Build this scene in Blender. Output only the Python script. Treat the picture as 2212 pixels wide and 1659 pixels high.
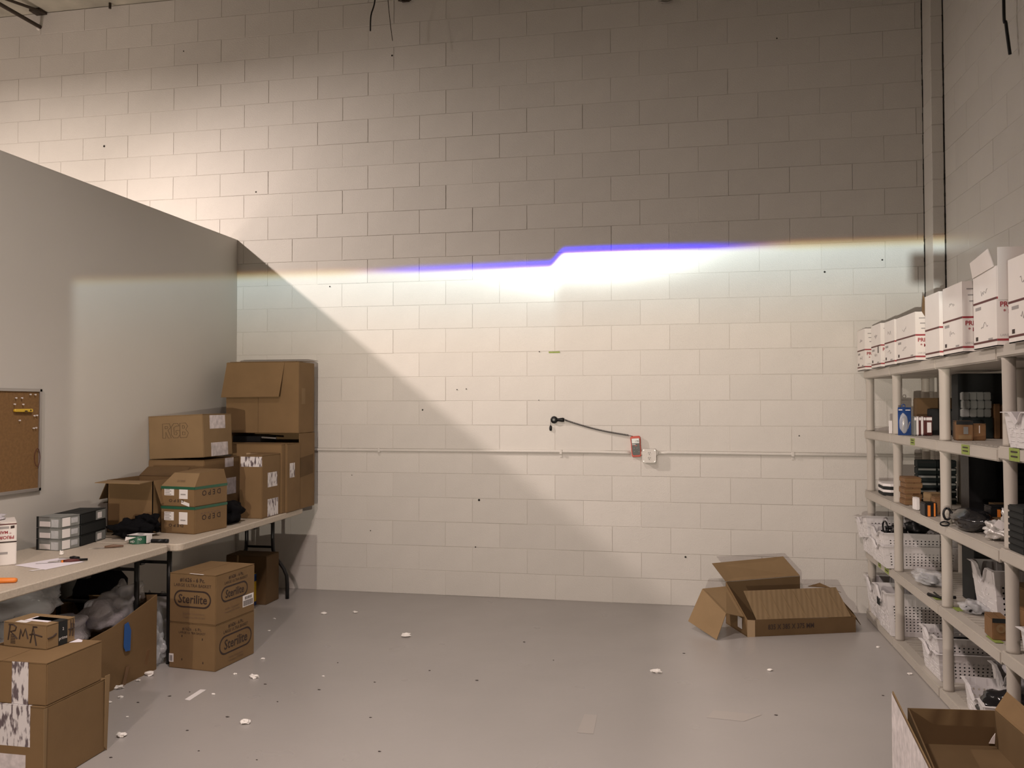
import bpy, bmesh, math, random
from mathutils import Vector, Matrix, noise
for o in list(bpy.data.objects): bpy.data.objects.remove(o)
S = bpy.context.scene
C = S.collection
R = math.radians
random.seed(7)

# ------------------------------------------------------------------ camera
F_PX, W_PX = 1805.487, 2212.0
CAM = Vector((3.04316, -6.80223, 1.58971))
PITCH, YAW, ROLL = 0.0252631, -0.1907399, -0.0007809
fw = Vector((math.sin(YAW) * math.cos(PITCH), math.cos(YAW) * math.cos(PITCH), math.sin(PITCH)))
rt = Vector((math.cos(YAW), -math.sin(YAW), 0)); up = rt.cross(fw)
rt2 = math.cos(ROLL) * rt + math.sin(ROLL) * up; up2 = -math.sin(ROLL) * rt + math.cos(ROLL) * up
cd = bpy.data.cameras.new('camera'); cam = bpy.data.objects.new('camera', cd); C.objects.link(cam)
cd.sensor_width = 36; cd.lens = F_PX / W_PX * 36; cd.clip_start = 0.02
mw = Matrix((rt2, up2, -fw)).transposed().to_4x4(); mw.translation = CAM
cam.matrix_world = mw; S.camera = cam

# ------------------------------------------------------------------ world, exposure
w = bpy.data.worlds.new('world'); S.world = w; w.use_nodes = True
w.node_tree.nodes['Background'].inputs[0].default_value = (1.0, 0.93, 0.84, 1)
w.node_tree.nodes['Background'].inputs[1].default_value = 0.035
vs = S.view_settings
vs.view_transform = 'Standard'; vs.look = 'None'; vs.gamma = 1; vs.use_curve_mapping = False; vs.exposure = 0.0

# ------------------------------------------------------------------ lamps of the room
def area_lamp(name, loc, sx, sy, power, col, target=None, spread=180):
    l = bpy.data.lights.new(name, 'AREA'); l.shape = 'RECTANGLE'; l.size = sx; l.size_y = sy
    l.energy = power; l.color = col; l.spread = R(spread)
    o = bpy.data.objects.new(name, l); C.objects.link(o); o.location = loc
    if target is not None:
        o.rotation_euler = (Vector(target) - Vector(loc)).to_track_quat('-Z', 'Y').to_euler()
    return o
# ceiling fixture of this bay, behind and above the camera
area_lamp('ceiling_lamp_main', (1.6, -3.8, 4.8), 0.25, 0.35, 72, (1.0, 0.86, 0.79), spread=128)
# ceiling fixture of the bay behind the partition
area_lamp('ceiling_lamp_next_bay', (-2.75, -2.7, 4.68), 0.15, 0.3, 185, (1.0, 0.85, 0.75))
# work lamp behind the partition, washing the block wall
def spot(name, loc, target, power, col, size, blend, radius):
    l = bpy.data.lights.new(name, 'SPOT'); l.energy = power; l.color = col
    l.spot_size = R(size); l.spot_blend = blend; l.shadow_soft_size = radius
    o = bpy.data.objects.new(name, l); C.objects.link(o); o.location = loc
    o.rotation_euler = (Vector(target) - Vector(loc)).to_track_quat('-Z', 'Y').to_euler()
    return o
# shielded fixture further back over the open door, lighting the near floor and the fronts of the boxes
spot('shielded_lamp_rear', (2.0, -9.2, 4.3), (2.1, -5.25, 0.0), 560, (1.0, 0.78, 0.71), 77, 0.30, 0.12)
spot('work_lamp', (-3.4, -2.6, 1.3), (-3.4, 0, 3.15), 250, (1.0, 0.80, 0.72), 128, 1.0, 0.55)

# spot added at the next-bay fixture to strengthen its diagonal shadow low down
spot('added_spot_next_bay', (-2.75, -2.75, 4.66), (1.9, 0, 0.0), 470, (1.0, 0.84, 0.77), 96, 1.0, 0.06)

# dipped headlamp aimed at the wall: the photometric pattern (stepped cutoff,
# colour fringe of the projector lens, hot spot) is the lamp's own emission profile
HL = Vector((2.14, -10.16, 1.05))
hl = bpy.data.lights.new('headlamp', 'SPOT'); hl.energy = 100; hl.spot_size = R(96); hl.spot_blend = 0.3
hl.shadow_soft_size = 0.02; hl.use_nodes = True
hlo = bpy.data.objects.new('headlamp', hl); C.objects.link(hlo); hlo.location = HL
hlo.rotation_euler = (Vector((2.10, 0, 2.751)) - HL).to_track_quat('-Z', 'Y').to_euler()
nt = hl.node_tree; N = nt.nodes; Lk = nt.links
em = [n for n in N if n.type == 'EMISSION'][0]
def _in(n, i, v):
    if isinstance(v, (int, float)): n.inputs[i].default_value = v
    else: Lk.new(v, n.inputs[i])
def M(op, a, b=0.0, c=0.0, clamp=False):
    n = N.new('ShaderNodeMath'); n.operation = op; n.use_clamp = clamp
    _in(n, 0, a); _in(n, 1, b)
    if len(n.inputs) > 2: _in(n, 2, c)
    return n.outputs[0]
def SS(x, lo, hi):
    n = N.new('ShaderNodeMapRange'); n.interpolation_type = 'SMOOTHSTEP'
    _in(n, 0, x); _in(n, 1, lo); _in(n, 2, hi); n.inputs[3].default_value = 0; n.inputs[4].default_value = 1
    return n.outputs[0]
def GAUSS(x, c0, s):
    t = M('DIVIDE', M('SUBTRACT', x, c0), s)
    return M('EXPONENT', M('MULTIPLY', M('MULTIPLY', t, t), -1.0))
tc = N.new('ShaderNodeTexCoord'); sx = N.new('ShaderNodeSeparateXYZ'); Lk.new(tc.outputs['Normal'], sx.inputs[0])
az = M('ABSOLUTE', sx.outputs[2])
u = M('DIVIDE', sx.outputs[0], az); v = M('DIVIDE', sx.outputs[1], az)
step = SS(u, -0.0055, 0.0075)
cut = M('MULTIPLY', step, 0.0100)
e = M('SUBTRACT', cut, v)                                   # distance below the cutoff
au = M('ABSOLUTE', M('SUBTRACT', u, 0.0))
far = SS(au, 0.11, 0.19)                                    # softer, warmer edge out to the sides
def edge(lo, hi, lo2, hi2):
    a = M('ADD', lo, M('MULTIPLY', far, lo2 - lo)); b = M('ADD', hi, M('MULTIPLY', far, hi2 - hi))
    return SS(e, a, b)
eR = edge(0.0005, 0.0050, -0.0040, 0.0045)
eG = edge(0.0012, 0.0048, -0.0030, 0.0055)
eB = edge(-0.0040, 0.0010, -0.0020, 0.0070)
below = M('MAXIMUM', e, 0.0)
hot = M('MULTIPLY', GAUSS(u, 0.036, 0.055), M('EXPONENT', M('MULTIPLY', M('POWER', M('DIVIDE', below, 0.0175), 2.0), -1.0)))
hot2 = M('MULTIPLY', GAUSS(u, 0.005, 0.110), M('EXPONENT', M('DIVIDE', below, -0.0085)))
wide = M('MULTIPLY', GAUSS(u, 0.03, 0.42), M('EXPONENT', M('DIVIDE', below, -0.055)))
base = M('MULTIPLY', GAUSS(u, 0.05, 0.62), M('EXPONENT', M('DIVIDE', below, -0.24)))
uw = M('DIVIDE', u, M('SUBTRACT', 0.9853, M('MULTIPLY', v, 0.1709)))   # horizontal bearing
leftcut = SS(uw, -0.3545, -0.3520)  # shaded side of the beam cut into the lamp's pattern, no blocker modelled
I = M('ADD', M('ADD', M('MULTIPLY', hot, 7.0), M('MULTIPLY', hot2, 2.6)), M('ADD', M('MULTIPLY', wide, 1.10), M('MULTIPLY', base, 0.55)))
I = M('MULTIPLY', M('MULTIPLY', I, leftcut), M('SUBTRACT', 1.0, SS(uw, 0.285, 0.33)))
# the lens tints the band under the cutoff cooler and the fill below it warmer
warm = SS(below, 0.004, 0.075)
comb = N.new('ShaderNodeCombineColor')
def chan(edge_, c0, c1): return M('MULTIPLY', M('MULTIPLY', I, edge_), M('ADD', c0, M('MULTIPLY', warm, c1 - c0)))
Lk.new(chan(eR, 0.86, 1.02), comb.inputs[0]); Lk.new(chan(eG, 0.98, 0.90), comb.inputs[1]); Lk.new(chan(eB, 0.98, 0.76), comb.inputs[2])
Lk.new(comb.outputs[0], em.inputs[0]); em.inputs[1].default_value = 30.0

# ------------------------------------------------------------------ materials
MATS = {}
def mat(name, col, rough=0.6, metal=0.0, var=0.0, vscale=6.0, bump=0.0, bscale=60.0, spec=0.5, trans=0.0, alpha=1.0, emit=0.0, coat=0.0, wave=None, objvar=0.0):
    if name in MATS: return MATS[name]
    m = bpy.data.materials.new(name); m.use_nodes = True; MATS[name] = m
    n = m.node_tree.nodes; l = m.node_tree.links; b = n['Principled BSDF']
    b.inputs['Roughness'].default_value = rough; b.inputs['Metallic'].default_value = metal
    b.inputs['Specular IOR Level'].default_value = spec
    b.inputs['Transmission Weight'].default_value = trans; b.inputs['Alpha'].default_value = alpha
    b.inputs['Coat Weight'].default_value = coat
    t = n.new('ShaderNodeTexCoord')
    c4 = (*col, 1)
    if var > 0:
        nz = n.new('ShaderNodeTexNoise'); nz.inputs['Scale'].default_value = vscale; nz.inputs['Detail'].default_value = 5
        l.new(t.outputs['Object'], nz.inputs['Vector'])
        r = n.new('ShaderNodeValToRGB'); r.color_ramp.elements[0].position = 0.3; r.color_ramp.elements[1].position = 0.7
        r.color_ramp.elements[0].color = tuple(max(0, c * (1 - var)) for c in col) + (1,)
        r.color_ramp.elements[1].color = tuple(min(1, c * (1 + var)) for c in col) + (1,)
        l.new(nz.outputs[0], r.inputs[0]); src = r.outputs[0]
        if objvar > 0:
            oi = n.new('ShaderNodeObjectInfo'); mr = n.new('ShaderNodeMapRange')
            mr.inputs[3].default_value = 1 - objvar; mr.inputs[4].default_value = 1 + objvar
            l.new(oi.outputs['Random'], mr.inputs[0])
            mx = n.new('ShaderNodeVectorMath'); mx.operation = 'SCALE'
            l.new(src, mx.inputs[0]); l.new(mr.outputs[0], mx.inputs['Scale']); src = mx.outputs[0]
        l.new(src, b.inputs['Base Color'])
    else: b.inputs['Base Color'].default_value = c4
    if emit > 0:
        b.inputs['Emission Color'].default_value = c4; b.inputs['Emission Strength'].default_value = emit
    if bump > 0:
        nb = n.new('ShaderNodeTexNoise'); nb.inputs['Scale'].default_value = bscale; nb.inputs['Detail'].default_value = 4
        l.new(t.outputs['Object'], nb.inputs['Vector'])
        bp = n.new('ShaderNodeBump'); bp.inputs['Strength'].default_value = bump; bp.inputs['Distance'].default_value = 0.01
        l.new(nb.outputs[0], bp.inputs['Height']); l.new(bp.outputs[0], b.inputs['Normal'])
    if wave:
        wv = n.new('ShaderNodeTexWave'); wv.bands_direction = wave[0]; wv.inputs['Scale'].default_value = wave[1]
        wv.inputs['Distortion'].default_value = 0.0
        l.new(t.outputs['Object'], wv.inputs['Vector'])
        bp = n.new('ShaderNodeBump'); bp.inputs['Strength'].default_value = wave[2]; bp.inputs['Distance'].default_value = 0.01
        l.new(wv.outputs[0], bp.inputs['Height']); l.new(bp.outputs[0], b.inputs['Normal'])
    return m
M_block = mat('painted_block', (0.65, 0.625, 0.58), 0.55, var=0.035, vscale=2.2, bump=0.25, bscale=120, objvar=0.025, spec=0.3)
M_grout = mat('painted_mortar', (0.62, 0.595, 0.55), 0.7, var=0.05, vscale=9, bump=0.3, bscale=80, spec=0.2)
M_dry = mat('painted_drywall', (0.60, 0.58, 0.53), 0.6, var=0.02, vscale=1.2, bump=0.05, bscale=200, spec=0.25)
M_ceil = mat('ceiling_deck', (0.40, 0.38, 0.31), 0.7, var=0.3, vscale=2.5, bump=0.1, bscale=20)
M_dark = mat('dark_gap', (0.02, 0.018, 0.014), 0.9)
M_steel = mat('dark_steel', (0.045, 0.032, 0.022), 0.6, metal=0.3)
M_card = mat('cardboard', (0.205, 0.130, 0.063), 0.8, var=0.07, vscale=5, bump=0.05, bscale=150, spec=0.2)
M_card2 = mat('cardboard_pale', (0.245, 0.165, 0.086), 0.8, var=0.06, vscale=5, bump=0.05, bscale=150, spec=0.2)
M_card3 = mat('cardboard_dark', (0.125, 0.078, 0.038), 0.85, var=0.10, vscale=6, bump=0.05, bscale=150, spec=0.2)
M_cardin = mat('cardboard_inside', (0.150, 0.098, 0.050), 0.85, var=0.08, vscale=6, spec=0.15)
M_corr = mat('cardboard_corrugated', (0.230, 0.160, 0.088), 0.8, var=0.05, vscale=5, spec=0.2, wave=('X', 9, 0.15))
M_ink = mat('printed_ink', (0.035, 0.02, 0.015), 0.7)
M_inkf = mat('faded_ink', (0.16, 0.10, 0.06), 0.8)
M_red = mat('postal_red', (0.32, 0.035, 0.045), 0.6)
M_white = mat('white_carton', (0.78, 0.74, 0.70), 0.55, var=0.02, vscale=8, spec=0.4)
M_grayprint = mat('grey_print', (0.33, 0.31, 0.30), 0.6)
M_label = mat('white_label', (0.80, 0.77, 0.76), 0.5)
M_tape = mat('clear_tape', (0.42, 0.30, 0.18), 0.25, spec=0.6)
M_btape = mat('brown_tape', (0.20, 0.115, 0.055), 0.3)
M_green = mat('green_tape', (0.02, 0.10, 0.055), 0.4)
M_blue = mat('blue_painters_tape', (0.02, 0.10, 0.34), 0.6)
M_table = mat('table_plastic', (0.50, 0.44, 0.36), 0.5, var=0.10, vscale=90, bump=0.1, bscale=150)
M_leg = mat('black_tube', (0.012, 0.012, 0.012), 0.35, metal=0.2)
M_shelf = mat('shelf_plastic', (0.46, 0.425, 0.375), 0.55, var=0.03, vscale=6, bump=0.06, bscale=160)
M_shelfdeck = mat('shelf_deck', (0.42, 0.385, 0.34), 0.6, wave=('Y', 12, 0.5))
M_bask = mat('basket_plastic', (0.68, 0.66, 0.66), 0.4, spec=0.5)
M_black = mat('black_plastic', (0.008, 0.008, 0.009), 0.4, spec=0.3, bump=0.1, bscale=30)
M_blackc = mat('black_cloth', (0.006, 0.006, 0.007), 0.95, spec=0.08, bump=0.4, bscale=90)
M_poly = mat('glossy_black_bag', (0.012, 0.012, 0.014), 0.15, bump=0.8, bscale=9, spec=0.8)
M_lime = mat('lime_sticky_note', (0.25, 0.32, 0.07), 0.7, var=0.1, vscale=40)
M_cork = mat('cork', (0.235, 0.13, 0.048), 0.9, var=0.12, vscale=60, bump=0.3, bscale=200)
M_alu = mat('aluminium', (0.42, 0.40, 0.38), 0.35, metal=0.7)
M_yellow = mat('yellow_plastic', (0.75, 0.50, 0.03), 0.4)
M_orange = mat('orange_plastic', (0.75, 0.22, 0.03), 0.4)
M_redor = mat('meter_red', (0.52, 0.055, 0.025), 0.45)
M_meter = mat('meter_face', (0.018, 0.020, 0.014), 0.4)
M_lcd = mat('lcd', (0.42, 0.45, 0.42), 0.3)
M_paper = mat('paper', (0.82, 0.78, 0.84), 0.7)
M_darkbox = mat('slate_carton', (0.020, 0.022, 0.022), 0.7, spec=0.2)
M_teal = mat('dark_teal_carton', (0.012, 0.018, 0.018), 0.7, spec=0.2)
M_graybox = mat('grey_carton', (0.22, 0.23, 0.22), 0.6, var=0.08, vscale=12)
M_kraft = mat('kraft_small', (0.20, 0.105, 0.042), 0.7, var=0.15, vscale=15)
M_maroon = mat('maroon_carton', (0.10, 0.022, 0.018), 0.6)
M_bluebox = mat('blue_blister_card', (0.018, 0.055, 0.20), 0.25, var=0.3, vscale=20)
M_clear = mat('clear_plastic', (0.85, 0.87, 0.90), 0.12, alpha=0.36, spec=1.0, bump=0.9, bscale=16)
M_bubble = mat('bubble_wrap', (0.80, 0.78, 0.84), 0.2, alpha=0.8, spec=0.9, bump=1.0, bscale=45)
M_foam = mat('foam_crumb', (0.85, 0.82, 0.78), 0.8)
M_dirt = mat('dirt_crumb', (0.05, 0.04, 0.035), 0.9)
M_silver = mat('silver_mailer', (0.60, 0.58, 0.56), 0.3, metal=0.4, bump=0.6, bscale=30)
M_wood = mat('knife_handle', (0.16, 0.095, 0.06), 0.5)

def tape_arrow_mat():
    m = bpy.data.materials.new('printed_white_tape'); m.use_nodes = True
    n = m.node_tree.nodes; l = m.node_tree.links; b = n['Principled BSDF']; b.inputs['Roughness'].default_value = 0.35
    t = n.new('ShaderNodeTexCoord')
    mp = n.new('ShaderNodeMapping'); mp.inputs['Scale'].default_value = (60, 60, 18); mp.inputs['Rotation'].default_value = (R(28), R(28), 0)
    l.new(t.outputs['Object'], mp.inputs['Vector'])
    nz = n.new('ShaderNodeTexNoise'); nz.inputs['Scale'].default_value = 1.0; nz.inputs['Detail'].default_value = 3
    l.new(mp.outputs[0], nz.inputs['Vector'])
    r = n.new('ShaderNodeValToRGB'); r.color_ramp.elements[0].position = 0.50; r.color_ramp.elements[1].position = 0.60
    r.color_ramp.elements[0].color = (0.70, 0.67, 0.67, 1); r.color_ramp.elements[1].color = (0.13, 0.10, 0.11, 1)
    l.new(nz.outputs[0], r.inputs[0]); l.new(r.outputs[0], b.inputs['Base Color'])
    return m
M_ptape = tape_arrow_mat()
M_ptape_p = mat('pale_printed_tape', (0.62, 0.57, 0.57), 0.35, var=0.25, vscale=26)

def floor_mat():
    m = bpy.data.materials.new('epoxy_floor'); m.use_nodes = True
    n = m.node_tree.nodes; l = m.node_tree.links; b = n['Principled BSDF']
    t = n.new('ShaderNodeTexCoord')
    a = n.new('ShaderNodeTexNoise'); a.inputs['Scale'].default_value = 0.8; a.inputs['Detail'].default_value = 6; l.new(t.outputs['Object'], a.inputs['Vector'])
    r = n.new('ShaderNodeValToRGB'); r.color_ramp.elements[0].color = (0.335, 0.317, 0.303, 1); r.color_ramp.elements[1].color = (0.385, 0.363, 0.347, 1)
    r.color_ramp.elements[0].position = 0.3; r.color_ramp.elements[1].position = 0.7; l.new(a.outputs[0], r.inputs[0])
    # scuffs
    s = n.new('ShaderNodeTexNoise'); s.inputs['Scale'].default_value = 7; s.inputs['Detail'].default_value = 8; s.inputs['Roughness'].default_value = 0.7
    mp = n.new('ShaderNodeMapping'); mp.inputs['Scale'].default_value = (1, 3.5, 1); mp.inputs['Rotation'].default_value = (0, 0, 0.5)
    l.new(t.outputs['Object'], mp.inputs['Vector']); l.new(mp.outputs[0], s.inputs['Vector'])
    sr = n.new('ShaderNodeValToRGB'); sr.color_ramp.elements[0].position = 0.66; sr.color_ramp.elements[1].position = 0.80
    sr.color_ramp.elements[0].color = (0, 0, 0, 1); sr.color_ramp.elements[1].color = (0.35, 0.35, 0.35, 1); l.new(s.outputs[0], sr.inputs[0])
    mx = n.new('ShaderNodeMix'); mx.data_type = 'RGBA'; l.new(sr.outputs[0], mx.inputs[0]); l.new(r.outputs[0], mx.inputs[6]); mx.inputs[7].default_value = (0.17, 0.155, 0.14, 1)
    l.new(mx.outputs[2], b.inputs['Base Color'])
    g = n.new('ShaderNodeTexNoise'); g.inputs['Scale'].default_value = 3; l.new(t.outputs['Object'], g.inputs['Vector'])
    gr = n.new('ShaderNodeMapRange'); gr.inputs[3].default_value = 0.22; gr.inputs[4].default_value = 0.40; l.new(g.outputs[0], gr.inputs[0]); l.new(gr.outputs[0], b.inputs['Roughness'])
    bb = n.new('ShaderNodeTexNoise'); bb.inputs['Scale'].default_value = 25; bb.inputs['Detail'].default_value = 3; l.new(t.outputs['Object'], bb.inputs['Vector'])
    bp = n.new('ShaderNodeBump'); bp.inputs['Strength'].default_value = 0.06; bp.inputs['Distance'].default_value = 0.01
    l.new(bb.outputs[0], bp.inputs['Height']); l.new(bp.outputs[0], b.inputs['Normal'])
    return m
M_floor = floor_mat()

# ------------------------------------------------------------------ builders
def root(name, loc, label=None, cat=None, group=None, kind=None):
    o = bpy.data.objects.new(name, None); C.objects.link(o); o.location = loc; o.empty_display_size = 0.05
    tag(o, label, cat, group, kind); return o
def tag(o, label=None, cat=None, group=None, kind=None):
    if label: o['label'] = label
    if cat: o['category'] = cat
    if group: o['group'] = group
    if kind: o['kind'] = kind
    return o
def base_of(p):
    v = Vector((0, 0, 0))
    while p: v += p.location; p = p.parent
    return v
def link(name, me, m, parent=None, smooth=False, label=None, loc=None):
    if m is not None: me.materials.append(m)
    if smooth:
        for p in me.polygons: p.use_smooth = True
    o = bpy.data.objects.new(name, me); C.objects.link(o)
    if parent: o.parent = parent
    if loc: o.location = loc
    if label: o['label'] = label
    return o
class MB:
    """collects shapes given in world coordinates; build() makes one mesh object"""
    def __init__(s): s.v = []; s.f = []
    def add(s, vs, fs):
        k = len(s.v); s.v += [tuple(v) for v in vs]; s.f += [tuple(i + k for i in f) for f in fs]; return s
    def box(s, x0, x1, y0, y1, z0, z1):
        return s.add([(x0, y0, z0), (x1, y0, z0), (x1, y1, z0), (x0, y1, z0), (x0, y0, z1), (x1, y0, z1), (x1, y1, z1), (x0, y1, z1)],
                     [(0, 3, 2, 1), (4, 5, 6, 7), (0, 1, 5, 4), (1, 2, 6, 5), (2, 3, 7, 6), (3, 0, 4, 7)])
    def slab(s, pts, t):
        """thin plate through 3 or more coplanar points, thickness t along its normal (added on the normal side)"""
        P = [Vector(p) for p in pts]; nn = Vector((0, 0, 0))
        for i in range(len(P)):
            nn += (P[i] - P[0]).cross(P[(i + 1) % len(P)] - P[0])
        nn.normalize(); k = len(P)
        Q = [p + nn * t for p in P]
        return s.add(P + Q, [tuple(range(k))[::-1], tuple(range(k, 2 * k))] + [(i, (i + 1) % k, k + (i + 1) % k, k + i) for i in range(k)])
    def tube(s, pts, r, n=10, closed=False):
        P = [Vector(p) for p in pts]; rs = r if isinstance(r, (list, tuple)) else [r] * len(P)
        vs = []; fs = []; prev = None
        for i, p in enumerate(P):
            d = (P[min(i + 1, len(P) - 1)] - P[max(i - 1, 0)]).normalized()
            if prev is None:
                a = d.cross(Vector((0, 0, 1)));
                if a.length < 1e-3: a = d.cross(Vector((1, 0, 0)))
                a.normalize()
            else:
                a = (prev - d * prev.dot(d)).normalized()
            prev = a; b = d.cross(a)
            for j in range(n):
                t = 2 * math.pi * j / n; vs.append(p + (a * math.cos(t) + b * math.sin(t)) * rs[i])
        for i in range(len(P) - 1):
            for j in range(n):
                fs.append((i * n + j, i * n + (j + 1) % n, (i + 1) * n + (j + 1) % n, (i + 1) * n + j))
        fs.append(tuple(range(n))[::-1]); fs.append(tuple((len(P) - 1) * n + j for j in range(n)))
        return s.add(vs, fs)
    def lathe(s, c, prof, n=24, axis='Z'):
        vs = []; fs = []; c = Vector(c)
        for (r, h) in prof:
            for j in range(n):
                t = 2 * math.pi * j / n; a, b = r * math.cos(t), r * math.sin(t)
                vs.append(c + (Vector((a, b, h)) if axis == 'Z' else Vector((a, -h, b)) if axis == 'Y' else Vector((h, a, b))))
        for i in range(len(prof) - 1):
            for j in range(n):
                fs.append((i * n + j, i * n + (j + 1) % n, (i + 1) * n + (j + 1) % n, (i + 1) * n + j))
        fs.append(tuple(range(n))[::-1]); fs.append(tuple((len(prof) - 1) * n + j for j in range(n)))
        return s.add(vs, fs)
    def build(s, name, m, parent=None, bevel=0.0, smooth=False, label=None, T=None, seg=1):
        b = base_of(parent)
        me = bpy.data.meshes.new(name)
        vs = [Vector(v) for v in s.v]
        if T is not None: vs = [T @ v for v in vs]
        me.from_pydata([v - b for v in vs], [], s.f); me.update()
        bm = bmesh.new(); bm.from_mesh(me)
        if bevel > 0:
            bmesh.ops.bevel(bm, geom=[e for e in bm.edges if e.is_manifold and e.calc_face_angle(0) > 0.5], offset=bevel, segments=seg, affect='EDGES', clamp_overlap=True)
        loose = [x for x in bm.verts if not x.link_faces]
        if loose: bmesh.ops.delete(bm, geom=loose, context='VERTS')
        bmesh.ops.recalc_face_normals(bm, faces=bm.faces); bm.to_mesh(me); bm.free()
        o = link(name, me, m, parent, smooth, label)
        return o
def Rz(c, deg):
    c = Vector((c[0], c[1], 0)); return Matrix.Translation(c) @ Matrix.Rotation(R(deg), 4, 'Z') @ Matrix.Translation(-c)
def Raxis(c, axis, deg):
    c = Vector(c); return Matrix.Translation(c) @ Matrix.Rotation(R(deg), 4, axis) @ Matrix.Translation(-c)
def decal(name, parent, O, U, V, m, t=0.0006, T=None, label=None):
    """flat sticker: origin O, edges U and V (world vectors)"""
    O, U, V = Vector(O), Vector(U), Vector(V)
    return MB().slab([O, O + U, O + U + V, O + V], t).build(name, m, parent, T=T, label=label)
_dg = None
def text(txt, parent, O, U, V, h, m, align='CENTER', T=None, name='printed_text', wscale=1.0, bold=0.0, shear=0.0, thick=0.0005):
    """flat lettering: O = baseline anchor, U = reading direction, V = up direction (unit), h = letter size"""
    cu = bpy.data.curves.new(name, 'FONT'); cu.body = txt; cu.size = h; cu.align_x = align; cu.offset = bold; cu.shear = shear
    cu.resolution_u = 2
    to = bpy.data.objects.new('tmp_text', cu); C.objects.link(to)
    bpy.context.view_layer.update()
    dg = bpy.context.evaluated_depsgraph_get(); me = bpy.data.meshes.new_from_object(to.evaluated_get(dg))
    bpy.data.objects.remove(to); bpy.data.curves.remove(cu)
    U = Vector(U).normalized(); V = Vector(V).normalized(); nn = U.cross(V); b = base_of(parent); O = Vector(O)
    for vtx in me.vertices:
        p = O + U * vtx.co.x * wscale + V * vtx.co.y + nn * thick
        if T is not None: p = T @ p
        vtx.co = p - b
    me.materials.clear(); me.name = name
    return link(name, me, m, parent)
def blob(c, rad, amp=0.25, freq=2.0, seed=0, sub=3, flat=None):
    bm = bmesh.new(); bmesh.ops.create_icosphere(bm, subdivisions=sub, radius=1)
    c = Vector(c); vs = []
    for vv in bm.verts:
        d = vv.co.normalized(); k = 1 + amp * noise.noise(d * freq + Vector((seed * 3.1, seed * 1.7, 0))) * 2 + amp * 0.5 * noise.noise(d * freq * 2.7 + Vector((0, seed * 2.3, 1)))
        p = Vector((d.x * rad[0], d.y * rad[1], d.z * rad[2])) * k + c
        if flat is not None and p.z < flat: p.z = flat
        vs.append(p)
    fs = [tuple(x.index for x in f.verts) for f in bm.faces]; bm.free()
    m = MB(); m.add(vs, fs); return m
def screen_area(P):
    """pixels of a point list in the photograph (used only to rank wall blocks by size in view)"""
    q = []
    for p in P:
        d = Vector(p) - CAM; z = d.dot(fw)
        if z < 0.1: return None
        q.append((1106 + F_PX * d.dot(rt2) / z, 829.5 - F_PX * d.dot(up2) / z))
    return q

# ------------------------------------------------------------------ room shell
CH, BW = 0.2032, 0.464279           # course height, block width
XL, XR = -0.755, 4.9215              # left partition face, right end of the back wall
XRW = 5.015                         # right wall face
tag(MB().box(-6.0, 5.3, -12.0, 0.3, -0.1, 0).build('floor', M_floor), kind='structure', label='glossy grey painted concrete floor')
wb = root('wall_back', (0, 0, 0), kind='structure', label='white painted concrete block wall, lit by a stepped beam pattern')
MB().box(-6.0, XR, 0.0028, 0.2, 0, 26 * CH).build('mortar', M_grout, wb)
def block_mesh(w, h, ax, gap=0.0032, d=0.012, bev=0.0015):
    """one block face: front at depth 0, sides running back"""
    x0, x1, z0, z1 = gap / 2, w - gap / 2, gap / 2, h - gap / 2
    b = bev
    vs = [(x0, d, z0), (x1, d, z0), (x1, d, z1), (x0, d, z1), (x0, b, z0), (x1, b, z0), (x1, b, z1), (x0, b, z1),
          (x0 + b, 0, z0 + b), (x1 - b, 0, z0 + b), (x1 - b, 0, z1 - b), (x0 + b, 0, z1 - b)]
    fs = [(0, 1, 5, 4), (1, 2, 6, 5), (2, 3, 7, 6), (3, 0, 4, 7), (4, 5, 9, 8), (5, 6, 10, 9), (6, 7, 11, 10), (7, 4, 8, 11), (8, 9, 10, 11)]
    if ax == 'X': vs = [(-y + 0.0, -x, z) for x, y, z in vs]          # for a wall facing -X, running toward -Y
    me = bpy.data.meshes.new('block'); me.from_pydata([(v if ax == 'Y' else (-v[0], v[1], v[2])) for v in vs], [], fs); me.update()
    bm = bmesh.new(); bm.from_mesh(me); bmesh.ops.recalc_face_normals(bm, faces=bm.faces); bm.to_mesh(me); bm.free()
    me.materials.append(M_block); return me
MESHW = {}
def bmesh_for(w, ax, **k):
    key = (round(w, 4), ax)
    if key not in MESHW: MESHW[key] = block_mesh(w, CH, ax, **k)
    return MESHW[key]
cands = []
for k in range(26):
    off = 1 if (k % 2 == 0) else 0                     # running bond; phase read off the photograph
    h0 = -26 + off
    for i in range(24):
        h = h0 + 2 * i
        x0, x1 = h * BW / 2, (h + 2) * BW / 2
        if x0 >= XR - 0.01 or x1 < -5.9: continue
        x1 = min(x1, XR)
        z0 = k * CH
        q = screen_area([(x0, 0, z0), (x1, 0, z0), (x1, 0, z0 + CH), (x0, 0, z0 + CH)])
        area = 0
        if q:
            cx = [min(2212, max(0, p[0])) for p in q]; cy = [min(1659, max(0, p[1])) for p in q]
            area = (max(cx) - min(cx)) * (max(cy) - min(cy))
        if x1 < XL and z0 + CH < 3.06 + (-(x1 + 0.75)) * 0.05: area = 0
        if x0 < 0.0 and z0 + CH < 1.95: area *= 0.05
        if x0 < 0.35 and z0 < 0.3: area *= 0.5
        if x0 > 4.4 and z0 < 1.9: area *= 0.3
        cands.append((area, x0, x1, z0))
cands.sort(key=lambda c: -c[0])
rb = random.Random(3)
for a, x0, x1, z0 in cands[:300]:
    me = bmesh_for(x1 - x0, 'Y')
    o = bpy.data.objects.new('block', me); C.objects.link(o); o.parent = wb
    o.location = (x0, rb.uniform(-0.0016, 0.0006), z0 + rb.uniform(-0.0008, 0.0008))
    o.rotation_euler = (rb.uniform(-0.004, 0.004), 0, rb.uniform(-0.003, 0.003))
rest = MB()
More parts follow.
